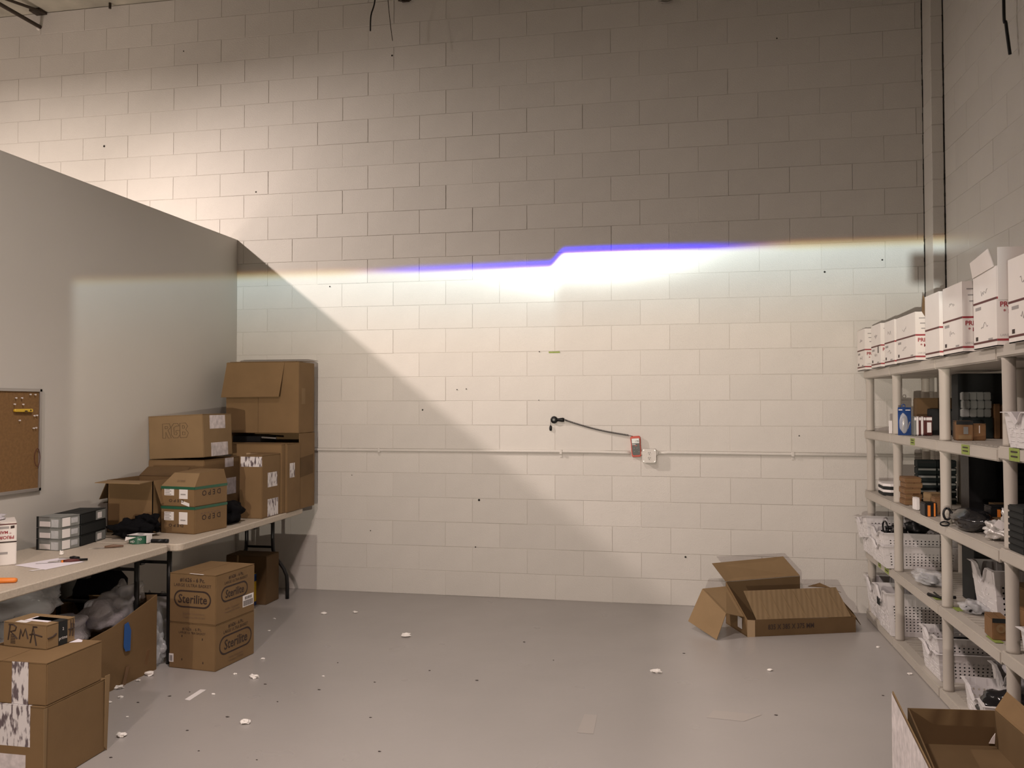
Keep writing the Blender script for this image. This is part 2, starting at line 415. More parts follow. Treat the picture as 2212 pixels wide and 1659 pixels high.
for a, x0, x1, z0 in cands[300:]:
    g = 0.00225; dy = rb.uniform(-0.0012, 0.0006)
    rest.box(x0 + g, x1 - g, dy, 0.01, z0 + g, z0 + CH - g)
ro = rest.build('block', M_block, wb); ro['kind'] = 'stuff'
# chips and old screw holes in the paint
for (x, z, s_) in [(0.12, 2.62, .006), (-2.1, 3.98, .010), (-0.58, 3.48, .007), (1.26, 1.72, .005), (1.34, 1.725, .005), (1.96, 2.03, .005), (1.955, 1.63, .004), (0.96, 1.55, .007), (1.45, .80, .010), (1.42, .41, .006), (4.20, 2.62, .008), (4.62, 2.70, .007), (3.86, 4.48, .006), (0.68, 4.6, .008), (4.0, 1.35, .005), (3.13, .385, .008), (-1.3, 4.8, .006), (0.33, .99, .004), (0.5, .52, .005)]:
    MB().lathe((x, -0.0035, z), [(s_, 0), (s_ * .8, 0.002)], n=7, axis='Y').build('screw_hole', M_dark, wb)

# right wall and the pilaster in the corner
wr = root('wall_right', (XRW, 0, 0), kind='structure', label='painted block side wall behind the shelving')
MB().box(XRW + 0.0022, XRW + 0.25, -12, 0.2, 0, 26 * CH).build('mortar', M_grout, wr)
for k in range(26):
    y = -0.205 + (0.0 if k % 2 else BW / 2)
    n = 0
    while y > -3.1:
        y1 = y; w_ = BW
        if n == 0 and k % 2 == 0: y1 = -0.205; w_ = BW / 2
        me = bmesh_for(w_, 'X', gap=0.0018)
        o = bpy.data.objects.new('block', me); C.objects.link(o); o.parent = wr
        o.location = (rb.uniform(-0.0012, 0.0004), y1, k * CH)
        y = y1 - w_; n += 1
rest = MB()
for k in range(26):
    y = -3.1 - (0.1 if k % 2 else 0.33)
    while y > -11.5:
        rest.box(XRW, XRW + .01, y - BW + .002, y - .002, k * CH + .002, (k + 1) * CH - .002); y -= BW
ro = rest.build('block', M_block, wr); ro['kind'] = 'stuff'
pl = root('trim_1', (4.97, -0.1, 0), kind='structure', label='narrow block pilaster in the right corner with dark cracks along both edges')
for k in range(26):
    dx = rb.uniform(-0.0015, 0.0015); dy = rb.uniform(-0.002, 0.002)
    MB().box(4.925 + dx, 5.008 + dx, -0.20 + dy, 0.0, k * CH + .0015, (k + 1) * CH - .0015).build('block', M_block, pl, bevel=0.004)
MB().box(4.927, 5.006, -0.196, 0.0, 0, 26 * CH).build('mortar', M_grout, pl)
MB().box(XR - 0.001, 5.3, 0.0, 0.2, 0, 26 * CH).build('crack_filler', M_dark, pl)
MB().box(5.0075, 5.0148, -0.196, 0.0, 0, 26 * CH).build('crack_filler', M_dark, pl)
# ragged paint flakes along the cracks
fl = MB()
for i in range(90):
    z = rb.uniform(1.9, 5.2); L = rb.uniform(0.01, 0.06); t_ = rb.uniform(0.0005, 0.003)
    if i % 2: fl.box(4.9205 - t_, 4.9215, -0.004, 0.001, z, z + L)
    else: fl.box(5.008 - t_ * 0.3, 5.014 + t_ * 0.3, -0.2025, -0.19, z, z + L)
fo = fl.build('crack_edge', M_dark, pl); fo['kind'] = 'stuff'

# left partition: painted drywall ending below the deck; its pale area is lit by the headlamp
wl = root('wall_left', (XL - 0.06, 0, 0), kind='structure', label='smooth painted partition wall lower than the ceiling')
MB().box(XL - 0.12, XL, -12, -0.001, 0, 3.055).build('drywall', M_dry, wl)
MB().box(XL - 0.122, XL + 0.001, -12, -0.001, 3.0545, 3.060).build('top_cap', M_dry, wl)
cl = root('ceiling', (0, 0, 5.29), kind='structure', label='grey roof deck with steel joist')
MB().box(-6.0, 5.3, -12, 0.2, 26 * CH + 0.004, 5.45).build('deck', M_ceil, cl)
# far side of the next bay and its rear, so light stays in the building
tag(MB().box(-6.2, -6.0, -12, 0.3, 0, 5.4).build('wall_far_left', M_dry), kind='structure')
# steel joist bearing on the block wall
jo = root('steel_joist', (-2.78, -1.0, 5.2), 'dark steel roof joist whose end bears on the block wall at upper left', 'joist')
MB().tube([(-2.79, -0.005, 5.150), (-2.79, -0.5, 5.140), (-2.79, -3.0, 5.15)], 0.018, 8).build('bottom_chord', M_steel, jo)
MB().tube([(-2.73, -0.005, 5.278), (-2.76, -0.5, 5.19), (-2.78, -1.4, 5.16)], 0.014, 8).build('web_bar', M_steel, jo)
MB().box(-2.83, -2.72, -0.10, -0.0015, 5.262, 5.284).build('bearing_plate', M_steel, jo)
MB().lathe((-2.80, -0.01, 5.128), [(0.012, 0), (0.012, 0.02)], n=8, axis='Y').build('anchor_bolt', M_foam, jo, label='white bolt head')
hb = MB().tube([(-2.02, -0.05, 5.287), (-2.02, -0.05, 5.235)], 0.012, 8)
tag(hb.build('hanger_rod', M_steel), 'short dark rod stub hanging from the deck right of the joist', 'rod')
# loose wires hanging from the deck
def wire(name, pts, r, label, m=M_black):
    # smooth through points
    P = [Vector(p) for p in pts]; out = []
    for i in range(len(P) - 1):
        p0 = P[max(i - 1, 0)]; p1 = P[i]; p2 = P[i + 1]; p3 = P[min(i + 2, len(P) - 1)]
        for t in [j / 6 for j in range(6)]:
            out.append(0.5 * ((2 * p1) + (p2 - p0) * t + (2 * p0 - 5 * p1 + 4 * p2 - p3) * t * t + (-p0 + 3 * p1 - 3 * p2 + p3) * t ** 3))
    out.append(P[-1])
    return tag(MB().tube(out, r, 6).build(name, m, smooth=True), label, 'wire')
wire('hanging_wire', [(0.66, -0.3, 5.285), (0.634, -0.3, 4.945), (0.60, -0.3, 4.82), (0.595, -0.3, 4.689)], 0.006, 'thick black wire hanging from the deck near the middle of the top edge')
wire('hanging_wire', [(0.72, -0.3, 5.285), (0.747, -0.3, 4.935), (0.77, -0.3, 4.72), (0.788, -0.3, 4.591)], 0.003, 'thin grey wire dangling just right of the thick black one', M_steel)
wire('hanging_wire', [(4.93, -1.62, 5.285), (4.94, -1.55, 3.96), (4.95, -1.55, 3.80), (4.965, -1.56, 3.615)], 0.009, 'black cable end hanging beside the right wall')
for x, zb, lab in ((0.805, 5.04, 'small rusty fixture at the top of the wall right of the hanging wires'), (3.0, 4.825, 'small pale cable clamp at the top edge of the wall, right of centre')):
    f = root('cable_clamp', (x, -0.03, zb), lab, 'clamp')
    MB().box(x - 0.035, x + 0.035, -0.03, -0.0015, zb + .012, zb + .09).build('bracket', M_steel if x < 1 else M_alu, f, bevel=0.004)
    MB().tube([(x - 0.06, -0.03, zb + .02), (x, -0.04, zb), (x + 0.055, -0.03, zb + .015)], 0.006, 6).build('clip', M_steel if x < 1 else M_alu, f)

# ------------------------------------------------------------------ wall services
cz = 1.207
cp = [(-0.70, cz), (0.2, cz), (1.155, cz + .002), (2.092, cz + .004), (2.45, cz + .003), (2.66, cz - .001), (2.702, cz - .004)]
cond = root('conduit', (2.1, -0.02, cz), 'white painted electrical conduit running level across the block wall', 'conduit')
MB().tube([(x, -0.013, z) for x, z in cp], 0.0125, 10).build('pipe', M_block, cond, smooth=True)
MB().tube([(2.925, -0.013, cz - .002), (3.0, -0.013, cz + .004), (3.9, -0.013, cz), (4.91, -0.013, cz - .004)], 0.0125, 10).build('pipe', M_block, cond, smooth=True)
for x in (0.58, 2.14, 3.95):
    MB().box(x - 0.010, x + 0.010, -0.029, -0.0015, cz - .018, cz + .018).box(x - .010, x + .010, -.006, -.0015, cz - .045, cz - .018).build('strap', M_block, cond, bevel=0.003)

ob = root('outlet_box', (2.852, -0.025, 1.186), 'square white surface outlet box with two sockets on the block wall', 'outlet')
MB().box(2.799, 2.905, -0.050, -0.0015, 1.133, 1.239).build('box_body', M_block, ob, bevel=0.006)
for x in (2.788, 2.907):
    MB().lathe((x - .001, -0.013, cz - .003), [(0.018, 0), (0.018, 0.014)], n=12, axis='X').build('connector', M_block, ob)
MB().slab([(2.811, -.050, 1.131), (2.893, -.050, 1.131), (2.907, -.050, 1.145), (2.907, -.050, 1.227), (2.893, -.050, 1.241), (2.811, -.050, 1.241), (2.797, -.050, 1.227), (2.797, -.050, 1.145)], 0.004).build('cover_plate', M_block, ob)
for sx_ in (-1, 1):
    for sz_ in (-1, 1):
        MB().lathe((2.852 + sx_ * .044, -0.0545, 1.186 + sz_ * .044), [(0.0055, 0), (0.005, 0.002)], n=10, axis='Y').build('screw', M_alu, ob)
for dz in (0.020, -0.020):
    sk = MB().lathe((2.852, -0.054, 1.186 + dz), [(0.0165, 0), (0.0165, 0.0015)], n=20, axis='Y').build('socket', M_block, ob)
    for dx, hw, hh in ((-0.006, .0014, .005), (0.006, .0014, .005)):
        MB().box(2.852 + dx - hw, 2.852 + dx + hw, -0.0564, -0.055, 1.190 + dz - hh, 1.190 + dz + hh).build('slot', M_dark, sk)
    MB().lathe((2.852, -0.0554, 1.178 + dz), [(0.003, 0), (0.003, 0.001)], n=8, axis='Y').build('slot', M_dark, sk)
# light meter
Tm = Raxis((2.746, 0, 1.258), 'Y', -4.0)
lm = root('light_meter', (2.746, -0.02, 1.258), 'red and black handheld light meter hanging left of the outlet box', 'meter')
prof = [(-.030, -.084), (.030, -.084), (.036, -.074), (.0385, -.035), (.0375, .02), (.040, .055), (.040, .072), (.033, .082), (-.033, .082), (-.040, .072), (-.040, .055), (-.0375, .02), (-.0385, -.035), (-.036, -.074)]
MB().slab([(2.746 + x, -.004, 1.258 + z) for x, z in prof], 0.030).build('rubber_case', M_redor, lm, bevel=0.004, T=Tm)
MB().slab([(2.746 + x * .84, -.0345, 1.257 + z * .80) for x, z in prof], 0.0025).build('face_panel', M_meter, lm, T=Tm)
MB().box(2.717, 2.775, -.0395, -.036, 1.284, 1.322).build('display', M_lcd, lm, T=Tm)
text('178', lm, (2.757, -.0397, 1.292), (1, 0, 0), (0, 0, 1), 0.021, M_ink, T=Tm, name='display_digits')
decal('caption', lm, (2.717, -.0372, 1.272), (.028, 0, 0), (0, 0, .0045), M_label, T=Tm)
decal('red_key', lm, (2.738, -.0372, 1.2625), (.018, 0, 0), (0, 0, .0045), M_redor, T=Tm)
for dx, dz in ((-.014, -.016), (-.014, -.042), (.022, -.045), (.008, -.016)):
    decal('key', lm, (2.746 + dx - .004, -.0372, 1.258 + dz), (.008, 0, 0), (0, 0, .005), M_graybox, T=Tm)
# sensor head, its cap and the coiled lead
se = root('light_sensor', (2.11, -0.02, 1.469), 'black round light sensor with grip stuck on the wall, cap dangling below', 'sensor')
MB().lathe((2.083, -0.003, 1.469), [(0.028, 0), (0.030, 0.008), (0.028, 0.022), (0.022, 0.027)], n=28, axis='Y').build('sensor_head', M_black, se, smooth=True)
MB().lathe((2.083, -0.028, 1.469), [(0.012, 0), (0.010, 0.005), (0.004, 0.008)], n=18, axis='Y').build('dome', M_graybox, se, smooth=True)
MB().tube([(2.105, -.013, 1.469), (2.120, -.013, 1.469), (2.150, -.013, 1.469), (2.166, -.013, 1.468)], [0.012, 0.013, 0.018, 0.016], 12).build('grip', M_black, se, smooth=True)
MB().tube([(2.056, -.006, 1.462), (2.053, -.006, 1.445), (2.0535, -.006, 1.422)], 0.0016, 6).build('cap_cord', M_black, se)
MB().lathe((2.0535, -0.010, 1.379), [(0.006, 0), (0.010, 0.006), (0.0115, 0.02), (0.010, 0.036), (0.005, 0.043)], n=14).build('lens_cap', M_black, se, smooth=True)
A, B = Vector((2.172, -.016, 1.468)), Vector((2.690, -.020, 1.346))
coil = []
nT = 62
for i in range(nT * 8 + 1):
    t = i / (nT * 8); p = A.lerp(B, t); p.z -= 0.014 * math.sin(math.pi * t) * (1.0)
    ang = 2 * math.pi * i / 8; coil.append(p + Vector((0, math.cos(ang) * .0065, math.sin(ang) * .0065)))
co = root('coiled_cord', A, 'black coiled cord sagging between the round sensor and the light meter', 'cord')
MB().tube(coil, 0.0017, 5).build('coil', M_black, co, smooth=True)
MB().tube([B, (2.71, -.020, 1.341), (2.728, -.018, 1.336)], 0.0022, 6).build('lead', M_black, co)
MB().tube([(2.162, -.014, 1.468), A], 0.003, 6).build('strain_relief', M_black, co)
tag(MB().box(2.038, 2.130, -0.0032, -0.0020, 2.018, 2.030).build('tape_strip', M_lime), 'thin lime green strip of tape on the block wall above the sensor', 'tape')

# ------------------------------------------------------------------ folding tables
def table(name, label, c, L, W, yaw, group, legends, flare=(1, 0)):
    """c = centre of the top; long axis Y; legends = y offsets of the two leg frames"""
    t = root(name, (c[0], c[1], 0), label, 'table', group)
    T = Rz(c, yaw); hx, hy = W / 2, L / 2; r = 0.045
    P = []
    for (sx_, sy_, a0) in ((1, 1, 0), (-1, 1, 90), (-1, -1, 180), (1, -1, 270)):
        for j in range(6):
            a = R(a0 + 18 * j); P.append((c[0] + sx_ * (hx - r) + r * math.cos(a), c[1] + sy_ * (hy - r) + r * math.sin(a), 0.700))
    MB().slab(P, 0.045).build('tabletop', M_table, t, bevel=0.006, T=T)
    for dy, s in zip(legends, (1, -1)):
        y = c[1] + dy
        for sx_ in (-1, 1):
            x1 = c[0] + sx_ * 0.115; x2 = c[0] + sx_ * 0.245
            fl_ = flare[0 if s == 1 else 1]
            if flare[0 if s == 1 else 1] == 0:                       # wide-set straight frame
                x1 = x2 = c[0] + sx_ * .262
            pts = [(x1, y, .700), (x1, y, .47), (x1 + sx_ * .004 * fl_, y, .40), (x1 + sx_ * .022 * fl_, y, .345), (x2 - sx_ * .030 * fl_, y, .245), (x2 - sx_ * .006 * fl_, y, .19), (x2, y, .12), (x2, y, .0)]
            MB().tube(pts, 0.0155, 10).build('leg', M_leg, t, smooth=True, T=T)
        hw_ = .115 if flare[0 if s == 1 else 1] else .262
        MB().tube([(c[0] - hw_, y, .62), (c[0] + hw_, y, .62)], .010, 8).build('crossbar', M_leg, t, T=T)
        MB().tube([(c[0] - hw_, y, .42), (c[0] + hw_, y, .42)], .010, 8).build('crossbar', M_leg, t, T=T)
        m_ = MB().tube([(c[0], y, .62), (c[0], y - s * .10, .60), (c[0], y - s * .42, .695)], .010, 8)
        m_.build('brace', M_leg, t, T=T)
        MB().box(c[0] - .02, c[0] + .02, y - s * .10 - .02, y - s * .10 + .02, .58, .62).build('hinge', M_leg, t, T=T)
    return t
G_TAB = 'folding tables along the partition wall'
table('folding_table', 'off-white plastic folding table in the far corner, carrying the tall carton stack', (-0.305, -1.255, 0), 1.85, 0.745, 1.55, G_TAB, (0.905 - .02, -0.86))
table('folding_table', 'off-white plastic folding table nearer the camera, carrying the paper and hand tools', (-0.333, -3.125, 0), 1.86, 0.76, 0.3, G_TAB, (0.775, -0.80), (0, 1))

# ------------------------------------------------------------------ cartons
class Carton:
    """closed carton: N = corner nearest camera on the aisle side (max X, min Y), w toward -X, d toward +Y"""
    def __init__(s, label, N, w, d, h, yaw=0, m=None, group=None, name='cardboard_box', tilt=None, top=True, cat='box'):
        m = m or M_card; x, y, z = N; s.N = Vector(N); s.w, s.d, s.h = w, d, h
        s.r = root(name, (x - w / 2, y + d / 2, z), label, cat, group)
        s.T = Rz(N, yaw)
        if tilt: s.T = tilt @ s.T
        MB().box(x - w, x, y, y + d, z, z + h - (.003 if top else 0)).build('carton_body', m, s.r, bevel=0.004, T=s.T, seg=2)
        if top:                                                       # two outer flaps meeting at the centre seam
            MB().box(x - w + .001, x - w / 2 - .0015, y + .001, y + d - .001, z + h - .003, z + h).build('flap', m, s.r, T=s.T)
            MB().box(x - w / 2 + .0015, x - .001, y + .001, y + d - .001, z + h - .003, z + h).build('flap', m, s.r, T=s.T)
    # sticker on the camera face (a from its left edge, b up) or the aisle face (a from its near edge, b up)
    def cam(s, name, a, b, wa, hb, m, slant=0.0, label=None, t=.0006):
        x, y, z = s.N; return decal(name, s.r, (x - s.w + a, y - .0004, z + b), (wa, 0, slant), (0, 0, hb), m, t, T=s.T, label=label)
    def aisle(s, name, a, b, wa, hb, m, slant=0.0, label=None, t=.0006):
        x, y, z = s.N; return decal(name, s.r, (x + .0004, y + a, z + b), (0, wa, slant), (0, 0, hb), m, t, T=s.T, label=label)
    def tcam(s, txt, a, b, h, m=None, flip=False, **k):
        x, y, z = s.N; sg = -1 if flip else 1
        return text(txt, s.r, (x - s.w + a, y - .0006, z + b), (sg, 0, 0), (0, 0, sg), h, m or M_ink, T=s.T, **k)
    def taisle(s, txt, a, b, h, m=None, flip=False, **k):
        x, y, z = s.N; sg = -1 if flip else 1
        return text(txt, s.r, (x + .0006, y + a, z + b), (0, sg, 0), (0, 0, sg), h, m or M_ink, T=s.T, **k)
    def cam_at(s, a, b): return s.N + Vector((a - s.w, -.0008, b))
    def aisle_at(s, a, b): return s.N + Vector((.0008, a, b))
def oval_logo(c, face, a, b, W, H, txt, th):
    """pill outline with lettering inside, printed on a carton face"""
    P = []; r = H / 2
    for j in range(13): t = R(-90 + 15 * j); P.append((a + W / 2 - r + r * math.cos(t), b + r * math.sin(t)))
    for j in range(13): t = R(90 + 15 * j); P.append((a - W / 2 + r + r * math.cos(t), b + r * math.sin(t)))
    k = 0.0095; Q = [(a + (p[0] - a) * (1 - 2 * k / W), b + (p[1] - b) * (1 - 2 * k / H)) for p in P]
    f = c.cam_at if face == 'cam' else c.aisle_at
    m = MB(); n = len(P); m.add([f(*p) for p in P] + [f(*p) for p in Q], [(i, (i + 1) % n, n + (i + 1) % n, n + i) for i in range(n)])
    m.build('logo_outline', M_ink, c.r, T=c.T)
    (c.tcam if face == 'cam' else c.taisle)(txt, a, b - th * .33, th, bold=0.0012, wscale=0.92, shear=0.08)

TZ = 0.7455
G_ST = 'printed basket cartons under the table edge'
for z0, h, low in ((0.0, .275, True), (.2755, .297, False)):
    c = Carton('lower of the two stacked basket cartons with large oval lettering on the aisle side' if low else 'upper basket carton with oval lettering on both visible sides and a barcode label',
               (.353, -2.206, z0), .33, .395, h, -6, M_card, G_ST, top=True)
    if low:
        c.taisle('#1626 - 6 Pc.', .20, .232, .030, M_ink, wscale=.95, bold=.0005); c.taisle('LARGE ULTRA BASKET', .20, .205, .026, M_ink, wscale=.95)
        oval_logo(c, 'aisle', .20, .135, .33, .115, 'Sterilite', .082)
        c.taisle('Sterilite Corporation', .20, .045, .017, M_inkf); c.taisle('Townsend, MA 01469', .20, .025, .017, M_inkf)
        c.tcam('#1626 - 6 Pc.', .165, .232, .026, M_ink); c.tcam('LARGE ULTRA BASKET', .165, .212, .019, M_ink)
        for dx, dz in ((.09, .19), (.235, .18), (.09, .05), (.24, .04)): c.cam('hand_hole_mark', dx, dz, .006, .012, M_ink)
        c.cam('white_label', .001, .035, .032, .05, M_label)
        for q_ in range(5): c.cam('barcode', .006 + q_ * .004, .04, .002, .035, M_ink, t=.0012)
    else:
        c.tcam('#1626 - 6 Pc.', .165, .248, .033, M_ink, bold=.0006); c.tcam('LARGE ULTRA BASKET', .165, .218, .0265, M_ink)
        oval_logo(c, 'cam', .165, .145, .265, .105, 'Sterilite', .072)
        c.tcam('Sterilite Corporation', .175, .052, .018, M_inkf); c.tcam('Townsend, MA 01469', .175, .030, .018, M_inkf)
        c.taisle('#1626 - 6 Pc.', .20, .252, .028, M_ink, bold=.0005); c.taisle('LARGE ULTRA BASKET', .20, .226, .0235, M_ink)
        oval_logo(c, 'aisle', .185, .165, .27, .095, 'Sterilite', .066)
        c.taisle('Sterilite Corporation', .16, .070, .017, M_inkf); c.taisle('Townsend, MA 01469', .16, .050, .017, M_inkf)
        c.aisle('barcode_label', .268, .045, .115, .072, M_label, slant=.0)
        for q_ in range(16): c.aisle('barcode', .275 + q_ * .0064, .050, .0032, .034, M_ink, t=.0012)
        for q_ in range(7): c.aisle('barcode', .290 + q_ * .011, .090, .006, .018, M_ink, t=.0012)
        decal('torn_tape', c.r, (.165, -2.207, .5728), (.10, -.004, 0), (0, .012, .0), M_label, T=c.T, label='torn white strip on the top edge')

# stack nearest the camera on the left
G_NR = 'three cartons stacked at the lower left corner'
c = Carton('bottom carton of the lower left stack, wide printed white tape on its front', (.462, -3.715, 0), .60, .385, .330, 0, M_card, G_NR)
c.cam('printed_tape', .335, .16, .195, .170, M_ptape, label='white tape printed with rows of dark arrows')
c.cam('printed_tape', .325, .001, .185, .125, M_ptape_p)
decal('printed_tape', c.r, (.197, -3.715, .3306), (.195, 0, 0), (0, .012, 0), M_ptape, T=c.T)
# split corner edge standing proud at the far side of the aisle face
MB().slab([(.463, -3.345, .02), (.463, -3.328, .0), (.470, -3.322, .345), (.468, -3.350, .345)], .004).build('torn_edge', M_card2, c.r)
MB().slab([(.4622, -3.722, .0), (.4622, -3.712, .0), (.4622, -3.706, .325), (.4622, -3.724, .325)], .003).build('corner_tape', M_card2, c.r)
c = Carton('middle carton of the lower left stack with one strip of printed white tape', (.460, -3.705, .3315), .43, .345, .178, 0, M_card, G_NR)
c.cam('printed_tape', .262, .001, .080, .176, M_ptape, label='white tape printed with dark arrows')
c = Carton('small carton marked RMA in black marker on top of the lower left stack', (.321, -3.541, .5105), .248, .158, .108, -6, M_card2, G_NR)
def stroke(car, pts, r=.0036, face='cam'):
    f = car.cam_at if face == 'cam' else car.aisle_at
    MB().tube([f(a, b) for a, b in pts], r, 5).build('marker_writing', M_ink, car.r, T=car.T)
stroke(c, [(.030, .028), (.036, .062), (.042, .100)]); stroke(c, [(.034, .096), (.058, .098), (.076, .088), (.070, .072), (.044, .066), (.064, .050), (.082, .036)])
stroke(c, [(.094, .036), (.102, .080), (.114, .050), (.128, .084), (.142, .040)])
stroke(c, [(.156, .024), (.172, .092), (.190, .014)]); stroke(c, [(.152, .060), (.175, .064), (.222, .056)])
stroke(c, [(.004, .048), (.030, .050), (.05, .06)], face='aisle'); stroke(c, [(.125, .030), (.135, .085)], face='aisle'); stroke(c, [(.118, .06), (.15, .062)], face='aisle'); stroke(c, [(.142, .025), (.148, .08)], face='aisle')
for q_ in range(6): c.cam('barcode', .044, .014 + q_ * .007, .026, .0035, M_ink, t=.001)
c.cam('printed_mark', .168, .092, .026, .007, M_ink)
c.aisle('dark_tape', .062, .001, .050, .106, M_darkbox, label='dark blue-black branded tape'); c.taisle('prime', .087, .026, .020, M_label, thick=.0016)
c.taisle('2', .087, .066, .018, M_label, thick=.0016)
decal('dark_tape', c.r, (.322, -3.478, .6190), (0, .050, 0), (-.16, 0, 0), M_darkbox, T=c.T)
decal('address_label', c.r, (.15, -3.50, .6190), (.13, 0, 0), (0, .07, 0), M_paper, T=c.T); decal('address_label', c.r, (.135, -3.535, .6192), (.06, 0, 0), (0, .03, 0), M_label, T=c.T)
decal('arrow_mark', c.r, (.3215, -3.398, .59), (0, .004, 0), (0, 0, .026), M_ink, T=c.T); decal('arrow_mark', c.r, (.3215, -3.412, .585), (0, .004, 0), (0, 0, .026), M_ink, T=c.T)
MB().slab([(.335, -3.42, .5102), (.385, -3.40, .5102), (.37, -3.375, .5102), (.335, -3.36, .5102)], .0008).build('paper_corner', M_paper, c.r)

# big open carton full of bubble wrap
bb = root('open_carton', (-.30, -2.75, 0), 'large open cardboard box full of bubble wrap with a blue tape patch on its side', 'box')
rim = [(-.028, -2.225, .447), (-.034, -2.40, .405), (-.042, -2.60, .352), (-.055, -2.85, .32), (-.07, -3.15, .31)]
bot = [(-.030, -2.225, 0), (-.035, -2.40, 0), (-.045, -2.62, 0), (-.055, -2.85, 0), (-.07, -3.15, 0)]
m = MB()
for i in range(4): m.slab([bot[i + 1], bot[i], rim[i], rim[i + 1]], .005)
m.slab([(-.029, -2.222, 0), (-.60, -2.222, 0), (-.60, -2.222, .42), (-.029, -2.222, .447)], .005)
m.slab([(-.60, -2.222, 0), (-.60, -3.15, 0), (-.60, -3.15, .36), (-.60, -2.222, .42)], .005)
m.slab([(-.60, -3.15, 0), (-.07, -3.15, 0), (-.07, -3.15, .31), (-.60, -3.15, .36)], .005)
m.slab([(-.60, -3.15, .004), (-.60, -2.222, .004), (-.03, -2.222, .004), (-.07, -3.15, .004)], .004)
m.build('carton_body', M_card, bb)
MB().slab([(-.0255, -2.515, .19), (-.0245, -2.475, .185), (-.0235, -2.470, .30), (-.024, -2.495, .352), (-.026, -2.525, .345), (-.0265, -2.53, .22)], .0015).build('blue_tape', M_blue, bb, label='blue painter tape patch')
for (y, z0, z1, dy) in ((-2.33, .01, .14, .03), (-2.52, .0, .10, .03)):
    MB().slab([(-.030, y - .018, z0), (-.029, y + .014, z0), (-.026, y + dy + .012, z1), (-.027, y + dy - .014, z1)], .001).build('brown_tape', M_btape, bb)
def bag(label, c, rad, m_, name='plastic_bag', amp=.28, seed=1, freq=1.6, cat='bag', flat=None, group=None, sub=4):
    return tag(blob(c, rad, amp, freq, seed, sub, flat).build(name, m_, None, smooth=True), label, cat, group)
bag('crumpled bubble wrap filling the near half of the open carton', (-.32, -2.80, .34), (.20, .26, .10), M_bubble, 'bubble_wrap', seed=4, amp=.16, cat='packaging', flat=.05)
bag('bubble wrap mound at the far end of the open carton', (-.24, -2.44, .36), (.13, .15, .09), M_bubble, 'bubble_wrap', seed=9, amp=.18, cat='packaging', flat=.05)
bag('clear plastic bag puffed up over the carton under the near table', (-.38, -2.98, .53), (.22, .28, .11), M_clear, seed=2)
bag('glossy clear plastic bag sticking out at the far end of the carton', (-.17, -2.34, .45), (.09, .11, .09), M_clear, seed=6, amp=.4)
bag('crinkled plastic bag on the floor by the black table leg', (-.10, -2.13, .10), (.07, .06, .11), M_clear, seed=11, amp=.4, flat=.001)
bag('second crinkled bag on the floor behind the basket cartons', (-.20, -2.02, .20), (.10, .07, .20), M_clear, seed=12, amp=.4, flat=.001)
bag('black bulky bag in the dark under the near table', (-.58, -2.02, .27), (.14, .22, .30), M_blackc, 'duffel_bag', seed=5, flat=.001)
# cartons behind, under the far table
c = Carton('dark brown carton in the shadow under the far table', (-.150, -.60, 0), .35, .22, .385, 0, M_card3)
c = Carton('blue and yellow printed box on the floor behind the basket cartons', (-.235, -.935, 0), .20, .34, .25, 0, M_yellow, name='printed_box')
c.aisle('blue_band', .0, .19, .34, .058, M_bluebox); c.aisle('blue_band', .0, .0, .34, .03, M_bluebox); c.cam('blue_band', 0, .18, .20, .07, M_bluebox)
c.taisle('ion', .24, .11, .06, M_inkf); c.aisle('grey_panel', .10, .09, .07, .12, M_graybox, t=.001)

# ------------------------------------------------------------------ cartons on the far table
BZ = TZ
# open-top lower carton of the corner tower
lo = root('cardboard_box', (-.27, -.29, BZ), 'large lower carton in the corner, open at the front with dark goods inside', 'box', 'cartons stacked in the far left corner')
MB().box(-.555, .050, -.150, -.145, BZ, 1.360).box(-.555, -.550, -.436, -.150, BZ, 1.360).box(.0455, .050, -.436, -.150, BZ, 1.360).box(-.55, .0455, -.436, -.431, BZ, 1.285).box(-.55, .0455, -.431, -.15, BZ, BZ + .005).build('carton_body', M_card, lo)
decal('pale_patch', lo, (.0506, -.42, 1.00), (0, .25, .02), (0, 0, .16), M_card3, label='clear tape patch')
MB().box(-.545, -.30, -.425, -.155, 1.22, 1.335).build('black_item', M_black, lo)
si = MB().tube([(-.30, -.40, 1.325), (-.17, -.40, 1.318)], .008, 10); si.build('silver_tube', M_alu, lo)
hi = root('cardboard_box', (-.27, -.29, 1.362), 'top carton of the corner tower with its front flap hanging down', 'box', 'cartons stacked in the far left corner')
x0, x1, y0, y1, z0, z1 = -.595, .048, -.445, -.150, 1.362, 1.945
MB().box(x0, x1, y0, y1, z0, z1).build('carton_body', M_card, hi, bevel=.004)
MB().box(x0, x0 + .285, y0 - .004, y0 - .0005, z0 + .004, z1 - .004).build('flap', M_card, hi); MB().box(x0 + .288, x1 - .001, y0 - .004, y0 - .0005, z0 + .004, z1 - .004).build('flap', M_card, hi)
MB().slab([(x0 + .005, y0 - .006, z1 - .003), (x1 - .125, y0 - .006, z1 - .003), (x1 - .150, y0 - .055, z1 - .285), (x0 - .02, y0 - .055, z1 - .290)], .004).build('flap', M_card, hi, label='front flap hanging open')
MB().slab([(x0 + .03, y0, z1 + .001), (x1 - .03, y0, z1 + .001), (x1 - .001, y1, z1 + .012), (x0 + .02, y1, z1 + .014)], .004).build('flap', M_card, hi)
decal('pale_patch', hi, (x1 + .001, -.40, 1.60), (0, .07, .0), (0, 0, .13), M_card2, T=None)
